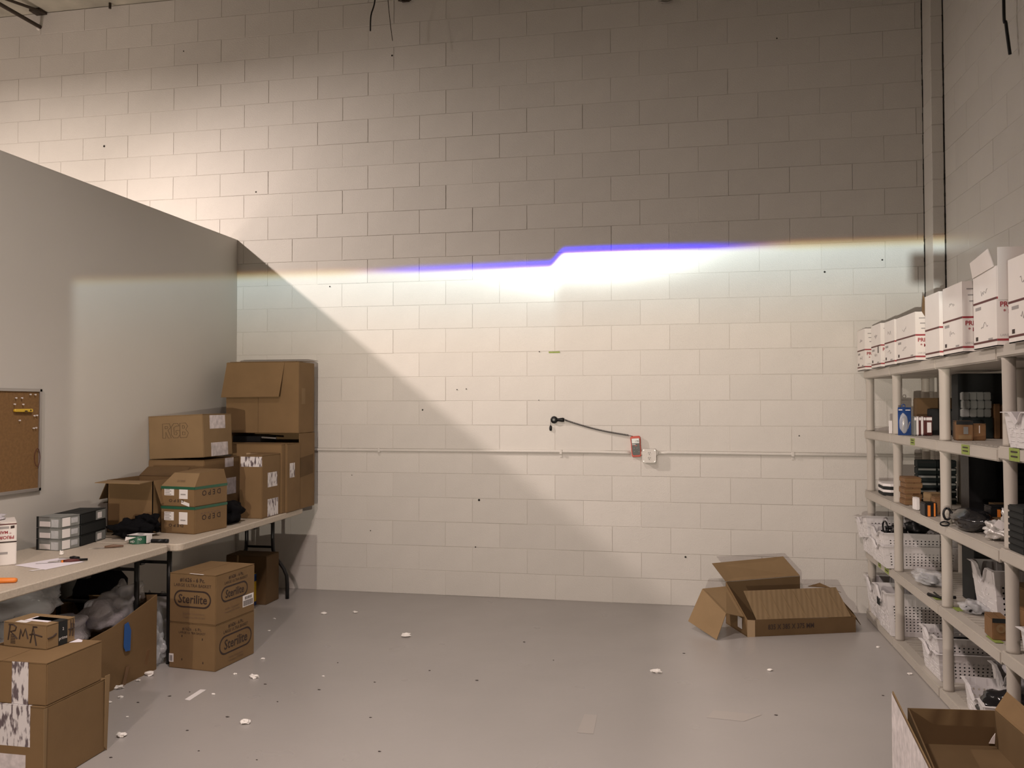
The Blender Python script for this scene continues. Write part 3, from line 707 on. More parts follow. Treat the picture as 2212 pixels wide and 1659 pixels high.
# three cartons in front of the tower
G_T = 'cartons standing on the far table'
c = Carton('brown carton next to the corner tower with one small white printed label', (.058, -.671, BZ), .42, .232, .540, 0, M_card, G_T)
c.aisle('printed_tape', .045, .27, .090, .115, M_ptape, label='small square of white printed tape'); c.cam('brown_tape', .10, .47, .14, .05, M_tape)
c = Carton('narrow brown carton wedged between two larger ones on the far table', (.044, -.733, BZ), .42, .058, .540, 0, M_card, G_T)
c.cam('brown_tape', .12, .42, .20, .05, M_tape)
c = Carton('tall carton with printed white tape pieces on its front corner and side', (.034, -1.029, BZ), .185, .290, .470, 0, M_card, G_T)
c.cam('printed_tape', .010, .385, .172, .075, M_ptape, label='shiny white tape across the top corner')
c.aisle('printed_tape', .085, .225, .155, .110, M_ptape); c.aisle('printed_tape', .085, .005, .170, .130, M_ptape)
# leaning RGB carton and the one under it
c = Carton('plain carton under the leaning one with letters RGB', (-.300, -1.262, BZ), .450, .500, .445, 0, M_card, G_T)
c.aisle('clear_tape', .285, .375, .125, .068, M_ptape_p); c.aisle('clear_tape', .30, .165, .150, .125, M_ptape_p)
t_ = Raxis((-.74, -1.2, 1.195), 'Y', -2.5)
c = Carton('slightly tilted carton with RGB drawn in outline letters against the partition wall', (-.300, -1.266, 1.1935), .440, .400, .315, 0, M_card2, G_T, tilt=t_)
c.aisle('clear_tape', .09, .205, .215, .10, M_ptape_p); c.aisle('clear_tape', .10, -.0 + .002, .235, .10, M_ptape_p)
def outline_letter(car, strokes, r=.0016):
    for st in strokes: stroke(car, st, r)
def off(st, a, b, k): return [(a + x * k, b + z * k) for x, z in st]
for ax_, strokes in ((.115, [[(0, 0), (0, 1), (.55, 1), (.62, .72), (.42, .55), (.66, 0), (.42, 0), (.24, .42), (.22, 0), (0, 0)], [(.2, .82), (.4, .8), (.4, .68), (.2, .64), (.2, .82)]]),
                     (.185, [[(.62, .82), (.5, 1), (.2, 1), (0, .75), (0, .22), (.18, 0), (.5, 0), (.66, .2), (.66, .5), (.36, .5), (.36, .36), (.46, .34), (.40, .2), (.22, .24), (.2, .72), (.4, .82), (.62, .82)]]),
                     (.255, [[(0, 0), (0, 1), (.45, 1), (.6, .78), (.45, .56), (.64, .3), (.5, 0), (0, 0)], [(.2, .84), (.36, .8), (.36, .66), (.2, .62), (.2, .84)], [(.2, .4), (.4, .36), (.38, .2), (.2, .18), (.2, .4)]])):
    for st in strokes: stroke(c, off(st, ax_, .150, .105), .0011)
# two green-taped cartons, printed upside down
G_D = 'two cartons stacked upside down, banded with green tape'
for z0, h, topb in ((BZ, .178, False), (BZ + .179, .130, True)):
    c = Carton('upper green-taped carton with tapered shoulders and inverted lettering' if topb else 'lower green-taped carton with inverted lettering and two white labels',
               (-.035, -1.811, z0), .272, .330, h, -8, M_card, G_D, top=not topb)
    c.cam('shipping_label', .028, .085 if not topb else .070, .078, .056, M_label); c.cam('shipping_label', .148, .062 if not topb else .050, .068, .080, M_label)
    for q_ in range(5): c.cam('label_print', .034, (.09 if not topb else .075) + q_ * .0105, .05 - .012 * (q_ % 2), .005, M_grayprint, t=.001)
    c.cam('label_print', .160, (.085 if not topb else .075), .040, .008, M_grayprint, t=.001)
    zz = .062 if not topb else .045
    c.tcam('D E P O', .125, zz, .026, M_ink, flip=True, wscale=1.35, bold=.0005)
    c.taisle('D E P O', .165, .118 if not topb else .100, .050, M_ink, flip=True, wscale=1.12, bold=.0006)
    for q_ in range(6): c.aisle('faint_print', .06 + q_ * .034, .125 if not topb else .108, .018, .008, M_inkf)
    if topb: c.cam('white_sticker', .165, .018, .065, .022, M_label, slant=-.018)
    c.cam('green_tape', 0, h - .018, .272, .018, M_green, t=.0012); c.aisle('green_tape', 0, h - .018, .330, .018, M_green, t=.0012)
    if topb:
        zt = z0 + h; zr = zt + .085
        B_ = [Vector(p) for p in ((-.307, -1.811, zt), (-.035, -1.811, zt), (-.035, -1.481, zt), (-.307, -1.481, zt))]
        T_ = [Vector(p) for p in ((-.255, -1.745, zr), (-.050, -1.745, zr), (-.050, -1.50, zr + .012), (-.255, -1.50, zr + .012))]
        MB().add(B_ + T_, [(0, 1, 5, 4)]).build('shoulder_flap', M_card2, c.r, T=c.T, label='slanted front shoulder')
        MB().add(B_ + T_, [(1, 2, 6, 5)]).build('shoulder_flap', M_card, c.r, T=c.T); MB().add(B_ + T_, [(2, 3, 7, 6)]).build('shoulder_flap', M_card, c.r, T=c.T); MB().add(B_ + T_, [(3, 0, 4, 7)]).build('shoulder_flap', M_card, c.r, T=c.T)
        MB().add(T_, [(0, 1, 2, 3)]).build('top_flap', M_card, c.r, T=c.T)
        text('84618', c.r, (-.160, -1.787, zt + .042), (-1, 0, 0), (0, -.6, -.75), .020, M_inkf, T=c.T, wscale=1.3)
# open carton by the partition, flap folded toward the camera
oc = root('open_carton', (-.495, -1.66, BZ), 'open cardboard box on the table with one flap folded out over its front', 'box', G_T)
X0, X1, Y0, Y1, Z1 = -.665, -.330, -1.825, -1.49, 1.092
MB().box(X0, X1, Y0, Y0 + .005, BZ, Z1).box(X0, X1, Y1 - .005, Y1, BZ, Z1).box(X0, X0 + .005, Y0, Y1, BZ, Z1).box(X1 - .005, X1, Y0, Y1, BZ, Z1).box(X0, X1, Y0, Y1, BZ, BZ + .005).build('carton_body', M_card, oc)
MB().slab([(X0, Y0, Z1), (X1, Y0, Z1), (-.215, -2.13, Z1 + .012), (-.545, -2.11, Z1 + .012)], .004).build('flap', M_card2, oc, label='flap folded out toward the camera')
MB().slab([(X1, Y0 + .01, Z1), (X1, Y1, Z1), (X1 + .05, Y1, Z1 - .15), (X1 + .05, Y0 + .02, Z1 - .15)], .004).build('flap', M_card, oc)
MB().slab([(X0, Y1, Z1), (X1, Y1, Z1), (X1, Y1 + .10, Z1 + .055), (X0, Y1 + .10, Z1 + .055)], .004).build('flap', M_card3, oc)
MB().slab([(X0 - .001, Y0, Z1), (X0 - .001, Y1, Z1), (X0 - .06, Y1, Z1 - .13), (X0 - .06, Y0 + .0, Z1 - .13)], .004).build('flap', M_card3, oc)

# ------------------------------------------------------------------ small things on the tables
bag('black crumpled bag between the green-taped cartons and the tall carton', (-.10, -1.30, BZ + .075), (.10, .16, .085), M_blackc, 'black_bag', seed=3, amp=.2, flat=BZ + .001)
bag('black cloth gloves heaped against the open carton', (-.36, -2.01, BZ + .055), (.12, .085, .055), M_blackc, 'work_gloves', seed=8, amp=.35, freq=2.2, cat='gloves', flat=BZ + .001)
bag('black cloth bundle lying behind the gloves', (-.31, -1.91, BZ + .075), (.08, .06, .062), M_blackc, 'cloth_bundle', seed=15, amp=.3, freq=2.2, cat='cloth', flat=BZ + .001)
# six small lamp cartons with windowed ends beside a dark block of them
G_W = 'small windowed cartons stacked on the near table'
kk = 0
for k in range(3):
    z0 = BZ + k * .0655
    c = Carton(['windowed grey carton at the bottom of the front stack', 'windowed grey carton in the middle of the front stack', 'windowed grey carton at the top of the front stack'][k],
               (-.455, -2.515, z0), .165, .150, .064, -4, M_graybox, G_W, name='small_carton')
    c.cam('window', .018, .006, .075, .030, M_label, slant=0); c.cam('dark_edge', -.004, 0, .014, .064, M_darkbox, t=.002)
    c.cam('window', .100, .004, .05, .045, M_clear); c.aisle('window', .012, .006, .06, .05, M_label); c.aisle('window', .08, .02, .05, .03, M_clear)
for k in range(3):
    z0 = BZ + k * .0655
    c = Carton(['dark carton at the bottom of the rear stack, pale window at its far end', 'plain dark carton in the middle of the rear stack', 'dark carton at the top of the rear stack, pale window at its far end'][k],
               (-.445, -2.355, z0), .17, .30, .064, 10, M_darkbox, G_W, name='small_carton')
    if k != 1: c.aisle('window', .17, .004, .12, .056, M_graybox); c.aisle('window', .19, .012, .05, .036, M_label, t=.0012)
# tape roll with a cardboard collar
tr = root('tape_roll', (-.185, -2.165, BZ), 'green and white roll of tape lying flat in front of the black gloves', 'tape roll')
MB().lathe((-.185, -2.165, BZ), [(.060, 0), (.0615, .002), (.0615, .046), (.060, .048)], n=36).build('roll', M_green, tr, smooth=False)
MB().lathe((-.185, -2.165, BZ + .0482), [(.058, 0), (.058, .0008)], n=36).build('roll_side', M_black, tr)
MB().slab([(-.245, -2.205, BZ + .051), (-.120, -2.205, BZ + .051), (-.110, -2.12, BZ + .051), (-.235, -2.12, BZ + .051)], .0012).build('card_collar', M_label, tr)
MB().box(-.200, -.160, -2.172, -2.152, BZ + .0525, BZ + .053).build('collar_hole', M_dark, tr)
MB().slab([(-.1130, -2.205, BZ + .005), (-.1130, -2.150, BZ + .005), (-.1130, -2.150, BZ + .052), (-.1130, -2.205, BZ + .052)], .0012).build('card_collar', M_label, tr)
MB().slab([(-.240, -2.2310, BZ + .02), (-.165, -2.2290, BZ + .044), (-.236, -2.2290, BZ + .044)], .0012).build('white_print', M_label, tr)
text('HD', tr, (-.205, -2.232, BZ + .010), (1, 0, 0), (0, 0, 1), .020, M_label, shear=.3, align='LEFT')
text('HD', tr, (-.155, -2.2295, BZ + .026), (1, 0, 0), (0, 0, 1), .018, M_label, shear=.3, align='LEFT')
mk = root('marker_pen', (-.06, -2.135, BZ), 'thick black marker lying right of the tape roll', 'pen')
MB().tube([(-.108, -2.160, BZ + .013), (-.030, -2.150, BZ + .013)], .012, 12).build('barrel', M_black, mk, smooth=True)
MB().tube([(-.030, -2.150, BZ + .013), (-.004, -2.147, BZ + .013)], .0125, 12).build('cap', M_black, mk, smooth=True)
kn = root('knife', (-.25, -2.37, BZ), 'worn knife with a brown handle on the near table', 'knife')
MB().slab([(-.330, -2.440, BZ + .003), (-.262, -2.395, BZ + .003), (-.255, -2.375, BZ + .003), (-.300, -2.405, BZ + .003)], .002).build('blade', M_alu, kn)
MB().tube([(-.262, -2.387, BZ + .008), (-.225, -2.360, BZ + .011), (-.175, -2.335, BZ + .009)], [.006, .010, .005], 8).build('handle', M_wood, kn, smooth=True)
sd = root('screwdriver', (-.20, -2.80, BZ), 'small screwdriver with a black handle lying behind the pliers', 'screwdriver')
MB().tube([(-.275, -2.745, BZ + .006), (-.215, -2.735, BZ + .007)], .0025, 6).build('shaft', M_alu, sd)
MB().tube([(-.215, -2.735, BZ + .009), (-.195, -2.730, BZ + .010), (-.165, -2.722, BZ + .008)], [.006, .009, .006], 8).build('handle', M_black, sd, smooth=True)
plr = root('pliers', (-.16, -2.80, BZ), 'black-handled pliers with orange marks beside the sheet of paper', 'pliers')
MB().tube([(-.245, -2.865, BZ + .006), (-.205, -2.835, BZ + .007)], [.002, .006], 6).build('jaw', M_alu, plr); MB().tube([(-.250, -2.850, BZ + .006), (-.205, -2.828, BZ + .007)], [.002, .005], 6).build('jaw', M_alu, plr)
MB().lathe((-.198, -2.830, BZ + .001), [(.011, 0), (.011, .012)], n=12).build('pivot', M_alu, plr)
MB().tube([(-.190, -2.826, BZ + .008), (-.150, -2.815, BZ + .010), (-.110, -2.775, BZ + .008)], [.006, .009, .006], 8).build('handle', M_maroon, plr, smooth=True)
MB().tube([(-.190, -2.832, BZ + .008), (-.145, -2.800, BZ + .010), (-.085, -2.760, BZ + .009)], [.006, .008, .006], 8).build('handle', M_black, plr, smooth=True)
MB().box(-.186, -.178, -2.836, -2.822, BZ + .002, BZ + .014).build('orange_band', M_orange, plr)
pp = MB().slab([(-.378, -2.945, BZ + .0008), (-.130, -3.020, BZ + .0008), (-.080, -2.790, BZ + .0012), (-.300, -2.720, BZ + .0008)], .0006)
po = root('sheet_of_paper', (-.22, -2.87, BZ), 'sheet of white paper with one dark line lying by the white mailing carton', 'paper')
pp.build('sheet', M_paper, po); decal('printed_line', po, (-.300, -2.885, BZ + .0018), (.085, .050, 0), (.004, -.008, 0), M_ink)
MB().slab([(-.20, -3.055, BZ + .0008), (-.17, -3.06, BZ + .0008), (-.14, -3.0, BZ + .0008), (-.16, -2.995, BZ + .0008)], .0005).build('tape_scrap', M_label, po)
oh = root('orange_tool', (-.10, -3.33, BZ), 'orange plastic tool handle at the left edge of the near table', 'tool')
MB().tube([(-.25, -3.40, BZ + .013), (-.10, -3.34, BZ + .013), (-.045, -3.318, BZ + .012), (-.035, -3.314, BZ + .012)], [.012, .013, .012, .008], 10).build('handle', M_orange, oh, smooth=True)
MB().tube([(-.34, -3.436, BZ + .013), (-.25, -3.40, BZ + .013)], .004, 8).build('shaft', M_alu, oh)
bl = blob((-.355, -2.625, BZ + .012), (.012, .010, .013), .3, 2, 3, 2).build('foam_crumb', M_foam, None)
tag(bl, 'single crumb of white foam on the table in front of the windowed cartons', 'foam')
# white mailing carton at the left edge
c = Carton('white mailing carton with dark red stripes, standing inverted on the near table', (-.384, -2.926, BZ), .30, .22, .228, 44, M_white, name='mailing_carton')
c.cam('red_stripe', 0, .120, .30, .007, M_ink); c.cam('red_stripe', 0, .214, .30, .006, M_maroon)
c.tcam('PRIORITY', .238, .156, .024, M_red, flip=True, bold=.0006); c.tcam('* MAIL *', .238, .182, .021, M_red, flip=True, bold=.0005)
c.cam('eagle_mark', .272, .193, .018, .014, M_ink, slant=.002); c.cam('grey_print', .215, .194, .05, .012, M_grayprint); c.cam('grey_print', .20, .06, .06, .012, M_grayprint)
# crumpled wrap behind it
bag('small pinkish crumple of wrap on top of the white mailing carton', (-.56, -2.90, BZ + .245), (.06, .06, .018), M_bubble, 'bubble_wrap', seed=21, cat='packaging', sub=3)

# ------------------------------------------------------------------ cork board
kb = root('cork_board', (XL + .01, -2.8, 1.38), 'cork notice board in a thin aluminium frame on the partition wall', 'notice board')
MB().box(XL, XL + .010, -3.30, -2.355, 1.09, 1.672).build('cork_panel', M_cork, kb)
MB().box(XL, XL + .018, -3.32, -2.337, 1.672, 1.690).box(XL, XL + .018, -3.32, -2.337, 1.072, 1.092).box(XL, XL + .018, -2.357, -2.337, 1.072, 1.69).build('frame', M_alu, kb, bevel=.002)
rp = random.Random(5)
for (y, z) in [(-2.395, 1.655), (-2.435, 1.656), (-2.50, 1.634), (-2.545, 1.634), (-2.49, 1.596), (-2.555, 1.597), (-2.40, 1.528), (-2.38, 1.530), (-2.515, 1.502), (-2.405, 1.453), (-2.385, 1.455)]:
    MB().lathe((XL + .010, y, z), [(.002, 0), (.0045, .006), (.003, .009), (.005, .012)], n=8, axis='X').build('push_pin', M_label, kb)
yk = root('utility_knife', (XL + .02, -2.49, 1.56), 'yellow utility knife hanging on the cork board', 'knife')
MB().slab([(XL + .012, -2.558, 1.552), (XL + .012, -2.422, 1.550), (XL + .012, -2.418, 1.560), (XL + .012, -2.424, 1.570), (XL + .012, -2.556, 1.569), (XL + .012, -2.562, 1.560)], .014).build('handle', M_yellow, yk, bevel=.002)
MB().slab([(XL + .027, -2.49, 1.553), (XL + .027, -2.462, 1.553), (XL + .027, -2.470, 1.560), (XL + .027, -2.484, 1.560)], .001).build('slider', M_ink, yk)
MB().lathe((XL + .026, -2.440, 1.561), [(.005, 0), (.005, .002)], n=10, axis='X').build('screw', M_ink, yk)
wl_ = root('wire_loop', (XL + .02, -2.36, 1.28), 'small loop of thin wire hanging on the right edge of the cork board', 'wire')
MB().tube([(XL + .02, -2.375 + .022 * math.sin(t * .524), 1.275 + .055 * math.cos(t * .524)) for t in range(13)], .0018, 6).build('loop', M_maroon, wl_)

# ------------------------------------------------------------------ plastic shelving along the right wall
SX0, SX1 = 4.45, 4.905                        # front and back of the shelving
SZ = [0.0, 0.445, 0.892, 1.338, 1.785]        # underside of each shelf
def shelf_top(k): return SZ[k] + 0.060
G_SH = 'plastic shelving units in a row along the side wall'
def shelving(label, y0, y1, posts_both=False, dz=0.0, dx=0.0):
    """y0 near camera (more negative), y1 far"""
    r = root('shelving_unit', ((SX0 + SX1) / 2, (y0 + y1) / 2, 0), label, 'shelf', G_SH)
    a, b = SX0 + dx, SX1
    for k in range(5):
        z = SZ[k] + (dz if k else 0)
        sh = MB(); sh.box(a, b, y0, y1, z, z + .058)
        so = sh.build('shelf_board', M_shelf, r, bevel=.006, seg=2)
        ins = MB()                                                   # ribbed deck inside the raised rim
        n_ = 14
        for i in range(n_):
            yy = y0 + .05 + (y1 - y0 - .10) * i / n_; ww = (y1 - y0 - .10) / n_
            ins.box(a + .06, b - .03, yy + ww * .14, yy + ww * .86, z + .0585, z + .0605)
        io = ins.build('deck_rib', M_shelfdeck, so); io['kind'] = 'stuff'
    for k in range(4):
        z_lo = SZ[k] + .059 + (dz if k else 0); z_hi = SZ[k + 1] - .001 + dz
        ys = [y1 - .045] + ([y0 + .045] if posts_both else [])
        for yy in ys:
            for xx in (a + .034, b - .036):
                MB().lathe((xx, yy, 0), [(.029, z_lo), (.0275, z_lo + .012), (.0265, (z_lo + z_hi) / 2), (.0275, z_hi - .012), (.030, z_hi)], n=20).build('post', M_shelf, r, smooth=True)
    for yy in [y1 - .045] + ([y0 + .045] if posts_both else []):
        for xx in (a + .034, b - .036):
            MB().lathe((xx, yy, 0), [(.027, -.0 + .0), (.027, .004)], n=16).build('foot', M_shelf, r)
    return r
U1 = shelving('shelving unit farthest from the camera, touching the back wall corner', -.882, -.125)
U2 = shelving('second shelving unit from the back wall, holding the blue blister pack', -1.866, -.889)
U3 = shelving('third shelving unit from the back wall, holding the black cable bag', -2.752, -1.873)
U4 = shelving('shelving unit nearest the camera, cut by the right edge', -3.660, -2.759, True, dz=.012)
# lime notes on the shelf edges
def note(x, y, z, w_, h_, lab, top=False):
    o = root('sticky_note', (x, y, z), lab, 'note', 'lime sticky notes on the shelf edges')
    if top: MB().slab([(x, y - w_ / 2, z), (x + h_, y - w_ / 2, z), (x + h_, y + w_ / 2, z), (x, y + w_ / 2, z)], .0008).build('paper', M_lime, o)
    else:
        MB().slab([(x, y + w_ / 2, z), (x, y + w_ / 2, z + h_), (x, y - w_ / 2, z + h_), (x, y - w_ / 2, z)], .0008).build('paper', M_lime, o)
        for q_ in (0.30, 0.66): MB().box(x - .0018, x - .0010, y - w_ * .32, y + w_ * .30, z + h_ * q_, z + h_ * (q_ + .12)).build('handwriting', M_ink, o)
ex = SX0 - .0015
note(ex, -1.42, 1.349, .090, .040, 'lime note on the second shelf edge from the top, below the blue blister pack')
note(ex, -2.345, 1.346, .115, .048, 'lime note with dark writing below the brown windowed carton')
note(ex, -2.945, 1.352, .11, .055, 'lime note under the white basket at upper right')
note(ex, -.56, .455, .080, .042, 'left of two lime notes on the shelf edge below the far white baskets')
note(ex, -.76, .455, .110, .050, 'right of two lime notes on the shelf edge below the far white baskets')
note(4.47, -1.70, shelf_top(1) + .0012, .12, .03, 'lime note lying on the shelf rim under the black clip', True)
note(4.50, -1.975, shelf_top(1) + .0012, .09, .04, 'lime note lying on the shelf rim right of the third post', True)
note(4.475, -2.56, shelf_top(1) + .0012, .12, .04, 'lime note lying on the shelf rim by the small brown carton with a disc', True)

# ------------------------------------------------------------------ white mailing cartons on the top shelf
TOP = SZ[4] + .0605
G_PR = 'white mailing cartons used as bins on the top shelf'
def mailer(label, y0, y1, h, x0=4.425, w=.31, stripes=(.145, .02), flap_=None, yaw=0, word=True, z=TOP, side=True):
    r = root('mailing_carton', (x0 + w / 2, (y0 + y1) / 2, z), label, 'box', G_PR); T = Rz((x0, y0, 0), yaw)
    t = .004; m = MB()
    m.box(x0, x0 + t, y0, y1, z, z + h).box(x0 + w - t, x0 + w, y0, y1, z, z + h).box(x0 + t, x0 + w - t, y0, y0 + t, z, z + h).box(x0 + t, x0 + w - t, y1 - t, y1, z, z + h).box(x0, x0 + w, y0, y1, z, z + t)
    m.build('carton_body', M_white, r, T=T)
    for s_ in stripes:
        decal('red_stripe', r, (x0 - .0004, y1, z + s_), (0, -(y1 - y0), 0), (0, 0, .0095), M_maroon, T=T)
        decal('red_stripe', r, (x0, y0 - .0004, z + s_), (w, 0, 0), (0, 0, .0095), M_red, T=T)
    if word:
        text('PRIORITY', r, (x0 + .012, y0 - .0008, z + stripes[0] - .034), (1, 0, 0), (0, 0, 1), .030, M_red, align='LEFT', bold=.0009, T=T)
        text('* MAIL *', r, (x0 + .026, y0 - .0008, z + stripes[0] - .064), (1, 0, 0), (0, 0, 1), .026, M_red, align='LEFT', bold=.0004, T=T)
        text('LARGE FLAT RATE', r, (x0 + .012, y0 - .0008, z + stripes[1] + .020), (1, 0, 0), (0, 0, 1), .014, M_grayprint, align='LEFT', T=T)
    for q_ in range(3): decal('grey_print', r, (x0 + .02 + .006 * q_, y0 - .0004, z + h - .04 - .03 * q_), (.10 - .02 * q_, 0, 0), (0, 0, .006), M_grayprint, T=T)
    if side:
        L = y1 - y0
        decal('eagle_mark', r, (x0 - .0004, y1 - .10 * L, z + .038), (0, -.028, 0), (0, 0, .018), M_ink, T=T)
        decal('grey_print', r, (x0 - .0004, y1 - .10 * L, z + stripes[0] - .028), (0, -.07, 0), (0, 0, .014), M_grayprint, T=T)
        decal('grey_print', r, (x0 - .0004, y0 + .10, z + .032), (0, -.05, 0), (0, 0, .008), M_grayprint, T=T)
        rr = random.Random(int(abs(y0) * 100)); 
        for q_ in range(2):                                         # pencil scribble
            yy = y1 - L * .35; zz = z + h * (.30 + .42 * q_); P = []
            for i in range(9): P.append((x0 - .001, yy - i * .010, zz + rr.uniform(-.016, .016)))
            MB().tube(P, .0011, 4).build('handwriting', M_grayprint, r, T=T)
    return r
mailer('white mailing carton at the far end of the top shelf, touching the back wall', -.295, -.045, .305)
r_ = mailer('second white mailing carton from the back wall, black marker dash on its side', -.770, -.500, .300)
decal('marker_dash', r_, (4.4242, -.69, TOP + .10), (0, -.022, 0), (0, 0, .045), M_ink)
mailer('third white mailing carton from the back wall, partly hidden behind a wider one', -1.130, -.880, .290, w=.29, word=False)
r_ = mailer('wide white mailing carton with a brown inner flap standing open at its right', -1.600, -1.180, .285)
MB().slab([(4.46, -1.602, TOP + .286), (4.43, -1.74, TOP + .36), (4.46, -1.78, TOP + .20), (4.53, -1.66, TOP + .13)], .004).build('flap', M_card, r_, label='raised brown inside of a flap')
mailer('narrow white mailing carton just right of the brown inner flap', -2.045, -1.795, .345, word=False, stripes=(.150, .02), side=False)
mailer('white mailing carton with clear red lettering between the narrow one and the tallest', -2.405, -2.110, .345, stripes=(.165, .02))
r_ = mailer('tallest white mailing carton, its side flap raised and leaning left', -2.845, -2.560, .350, stripes=(.205, .022))
MB().slab([(4.4245, -2.565, TOP + .335), (4.4245, -2.825, TOP + .350), (4.41, -2.80, TOP + .432), (4.41, -2.575, TOP + .405)], .004).build('flap', M_white, r_, label='raised side flap')
MB().box(4.430, 4.735, -2.8485, -2.8455, TOP + .200, TOP + .430).build('flap', M_white, r_)
MB().slab([(4.60, -2.8492, TOP + .360), (4.615, -2.8492, TOP + .352), (4.66, -2.8492, TOP + .350), (4.668, -2.8492, TOP + .325), (4.648, -2.8492, TOP + .30), (4.642, -2.8492, TOP + .332), (4.605, -2.8492, TOP + .338)], .001).build('torn_hole', M_ink, r_, label='ragged tear')
MB().slab([(4.595, -2.850, TOP + .315), (4.648, -2.850, TOP + .318), (4.652, -2.875, TOP + .285), (4.630, -2.870, TOP + .270)], .002).build('torn_curl', M_white, r_)
mailer('white mailing carton nearest the camera on the top shelf, cut by the frame', -3.330, -2.975, .350, stripes=(.165, .022))

# ------------------------------------------------------------------ baskets
CONT = []
def basket(label, x0, x1, y0, y1, z0, h, yaw=0, tiltdeg=0, group='white perforated plastic baskets on the shelves', dip=('L',), nz=5, pitch=.024, fill=True):
    """tapered basket; the ends facing the aisle (L) and the wall (R) carry a scooped handle opening"""
    r = root('plastic_basket', ((x0 + x1) / 2, (y0 + y1) / 2, z0), label, 'basket', group)
    T = Rz(((x0 + x1) / 2, (y0 + y1) / 2, 0), yaw)
    if tiltdeg: T = Raxis(((x0 + x1) / 2, y0, z0), 'X', tiltdeg) @ T
    ins = .11 * h
    b = [(x0 + ins, y0 + ins * .7), (x1 - ins, y0 + ins * .7), (x1 - ins, y1 - ins * .7), (x0 + ins, y1 - ins * .7)]
    tp = [(x0, y0), (x1, y0), (x1, y1), (x0, y1)]
    names = ['N', 'R', 'F', 'L']
    m = MB(); rimpts = []
    for i in range(4):
        A0, B0 = b[i], b[(i + 1) % 4]; A1, B1 = tp[i], tp[(i + 1) % 4]
        L = math.dist(A1, B1); nx = max(4, int(L / pitch)); has = names[i] in dip
        def top(u_):
            if not has: return h
            e_ = abs(u_ - .5) / .26
            return h - (.32 * h * (.5 + .5 * math.cos(math.pi * e_)) if e_ < 1 else 0)
        def P(u_, v_):
            zt = top(u_) * v_; k = zt / h
            return (A0[0] + (B0[0] - A0[0]) * u_ + ((A1[0] - A0[0]) * (1 - u_) + (B1[0] - B0[0]) * u_) * k, A0[1] + (B0[1] - A0[1]) * u_ + ((A1[1] - A0[1]) * (1 - u_) + (B1[1] - B0[1]) * u_) * k, z0 + zt)
        vs_ = [0.0, .10] + [.10 + .62 * (j + 1) / nz for j in range(nz)] + [1.0]
        for c_ in range(nx):
            u0, u1 = c_ / nx, (c_ + 1) / nx
            for j in range(len(vs_) - 1):
                v0, v1 = vs_[j], vs_[j + 1]
                hole = 1 <= j <= nz and 0 < c_ < nx - 1 and names[i] in ('N', 'F', 'R')
                q4 = [P(u0, v0), P(u1, v0), P(u1, v1), P(u0, v1)]
                if not hole: m.add(q4, [(0, 1, 2, 3)])
                else:
                    uc, vc = (u0 + u1) / 2, (v0 + v1) / 2; ru, rv = (u1 - u0) * .22, (v1 - v0) * .22
                    ring = [P(uc + ru * math.cos(R(225 + 45 * t_)), vc + rv * math.sin(R(225 + 45 * t_))) for t_ in range(8)]
                    mid = [P(uc, v0), P(u1, vc), P(uc, v1), P(u0, vc)]
                    out = [q4[0], mid[0], q4[1], mid[1], q4[2], mid[2], q4[3], mid[3]]
                    m.add(out + ring, [(t_, (t_ + 1) % 8, 8 + (t_ + 1) % 8, 8 + t_) for t_ in range(8)])
        for j in range(13): rimpts.append(P(j / 12, 1.0) if j else P(0, 1.0))
        if names[i] == 'L':                                         # ribs on the plain end
            for q_ in range(4):
                v_ = .18 + .12 * q_; p0, p1 = P(.08, v_), P(.92, v_)
                m.tube([p0, p1], .0022, 4)
    m.add([(p[0], p[1], z0 + .001) for p in b], [(0, 1, 2, 3)])
    o = m.build('basket_body', M_bask, r, T=T)
    sm = o.modifiers.new('Solidify', 'SOLIDIFY'); sm.thickness = .002
    if fill:  # dark contents added so the side holes read dark
        cxx, cyy = (x0 + x1) / 2, (y0 + y1) / 2
        co_ = blob((cxx, cyy, z0 + h * .42), ((x1 - x0) * .40, (y1 - y0) * .36, h * .36), .12, 2.0, int(abs(y0) * 50) % 97, 3, z0 + .004)
        co_.v = [(min(max(v[0], x0 + ins * 1.25), x1 - ins * 1.25), min(max(v[1], y0 + ins), y1 - ins), v[2]) for v in co_.v]
        pt = co_.build('dark_contents', M_blackc, None, smooth=True, T=T)
        tag(pt, 'dark contents added inside the ' + label.split(',')[0][:60].rsplit(' ', 0)[0], 'parts', 'dark contents added in the baskets'); CONT.append((pt, label))
    rim_ = MB(); cx_, cy_ = (x0 + x1) / 2, (y0 + y1) / 2
    n = len(rimpts); outp = [(cx_ + (p[0] - cx_) * 1 + (.014 if p[0] > cx_ else -.014) * (abs(p[0] - cx_) > (x1 - x0) * .42), cy_ + (p[1] - cy_) + (.012 if p[1] > cy_ else -.012) * (abs(p[1] - cy_) > (y1 - y0) * .42), p[2] - .002) for p in rimpts]
    rim_.add(rimpts + outp, [(i, (i + 1) % n, n + (i + 1) % n, n + i) for i in range(n)])
    ro_ = rim_.build('rim', M_bask, r, T=T); sm = ro_.modifiers.new('Solidify', 'SOLIDIFY'); sm.thickness = .003
    return r
T1, T2, T3, T0 = shelf_top(1) + .001, shelf_top(2) + .001, shelf_top(3) + .001, shelf_top(0) + .001
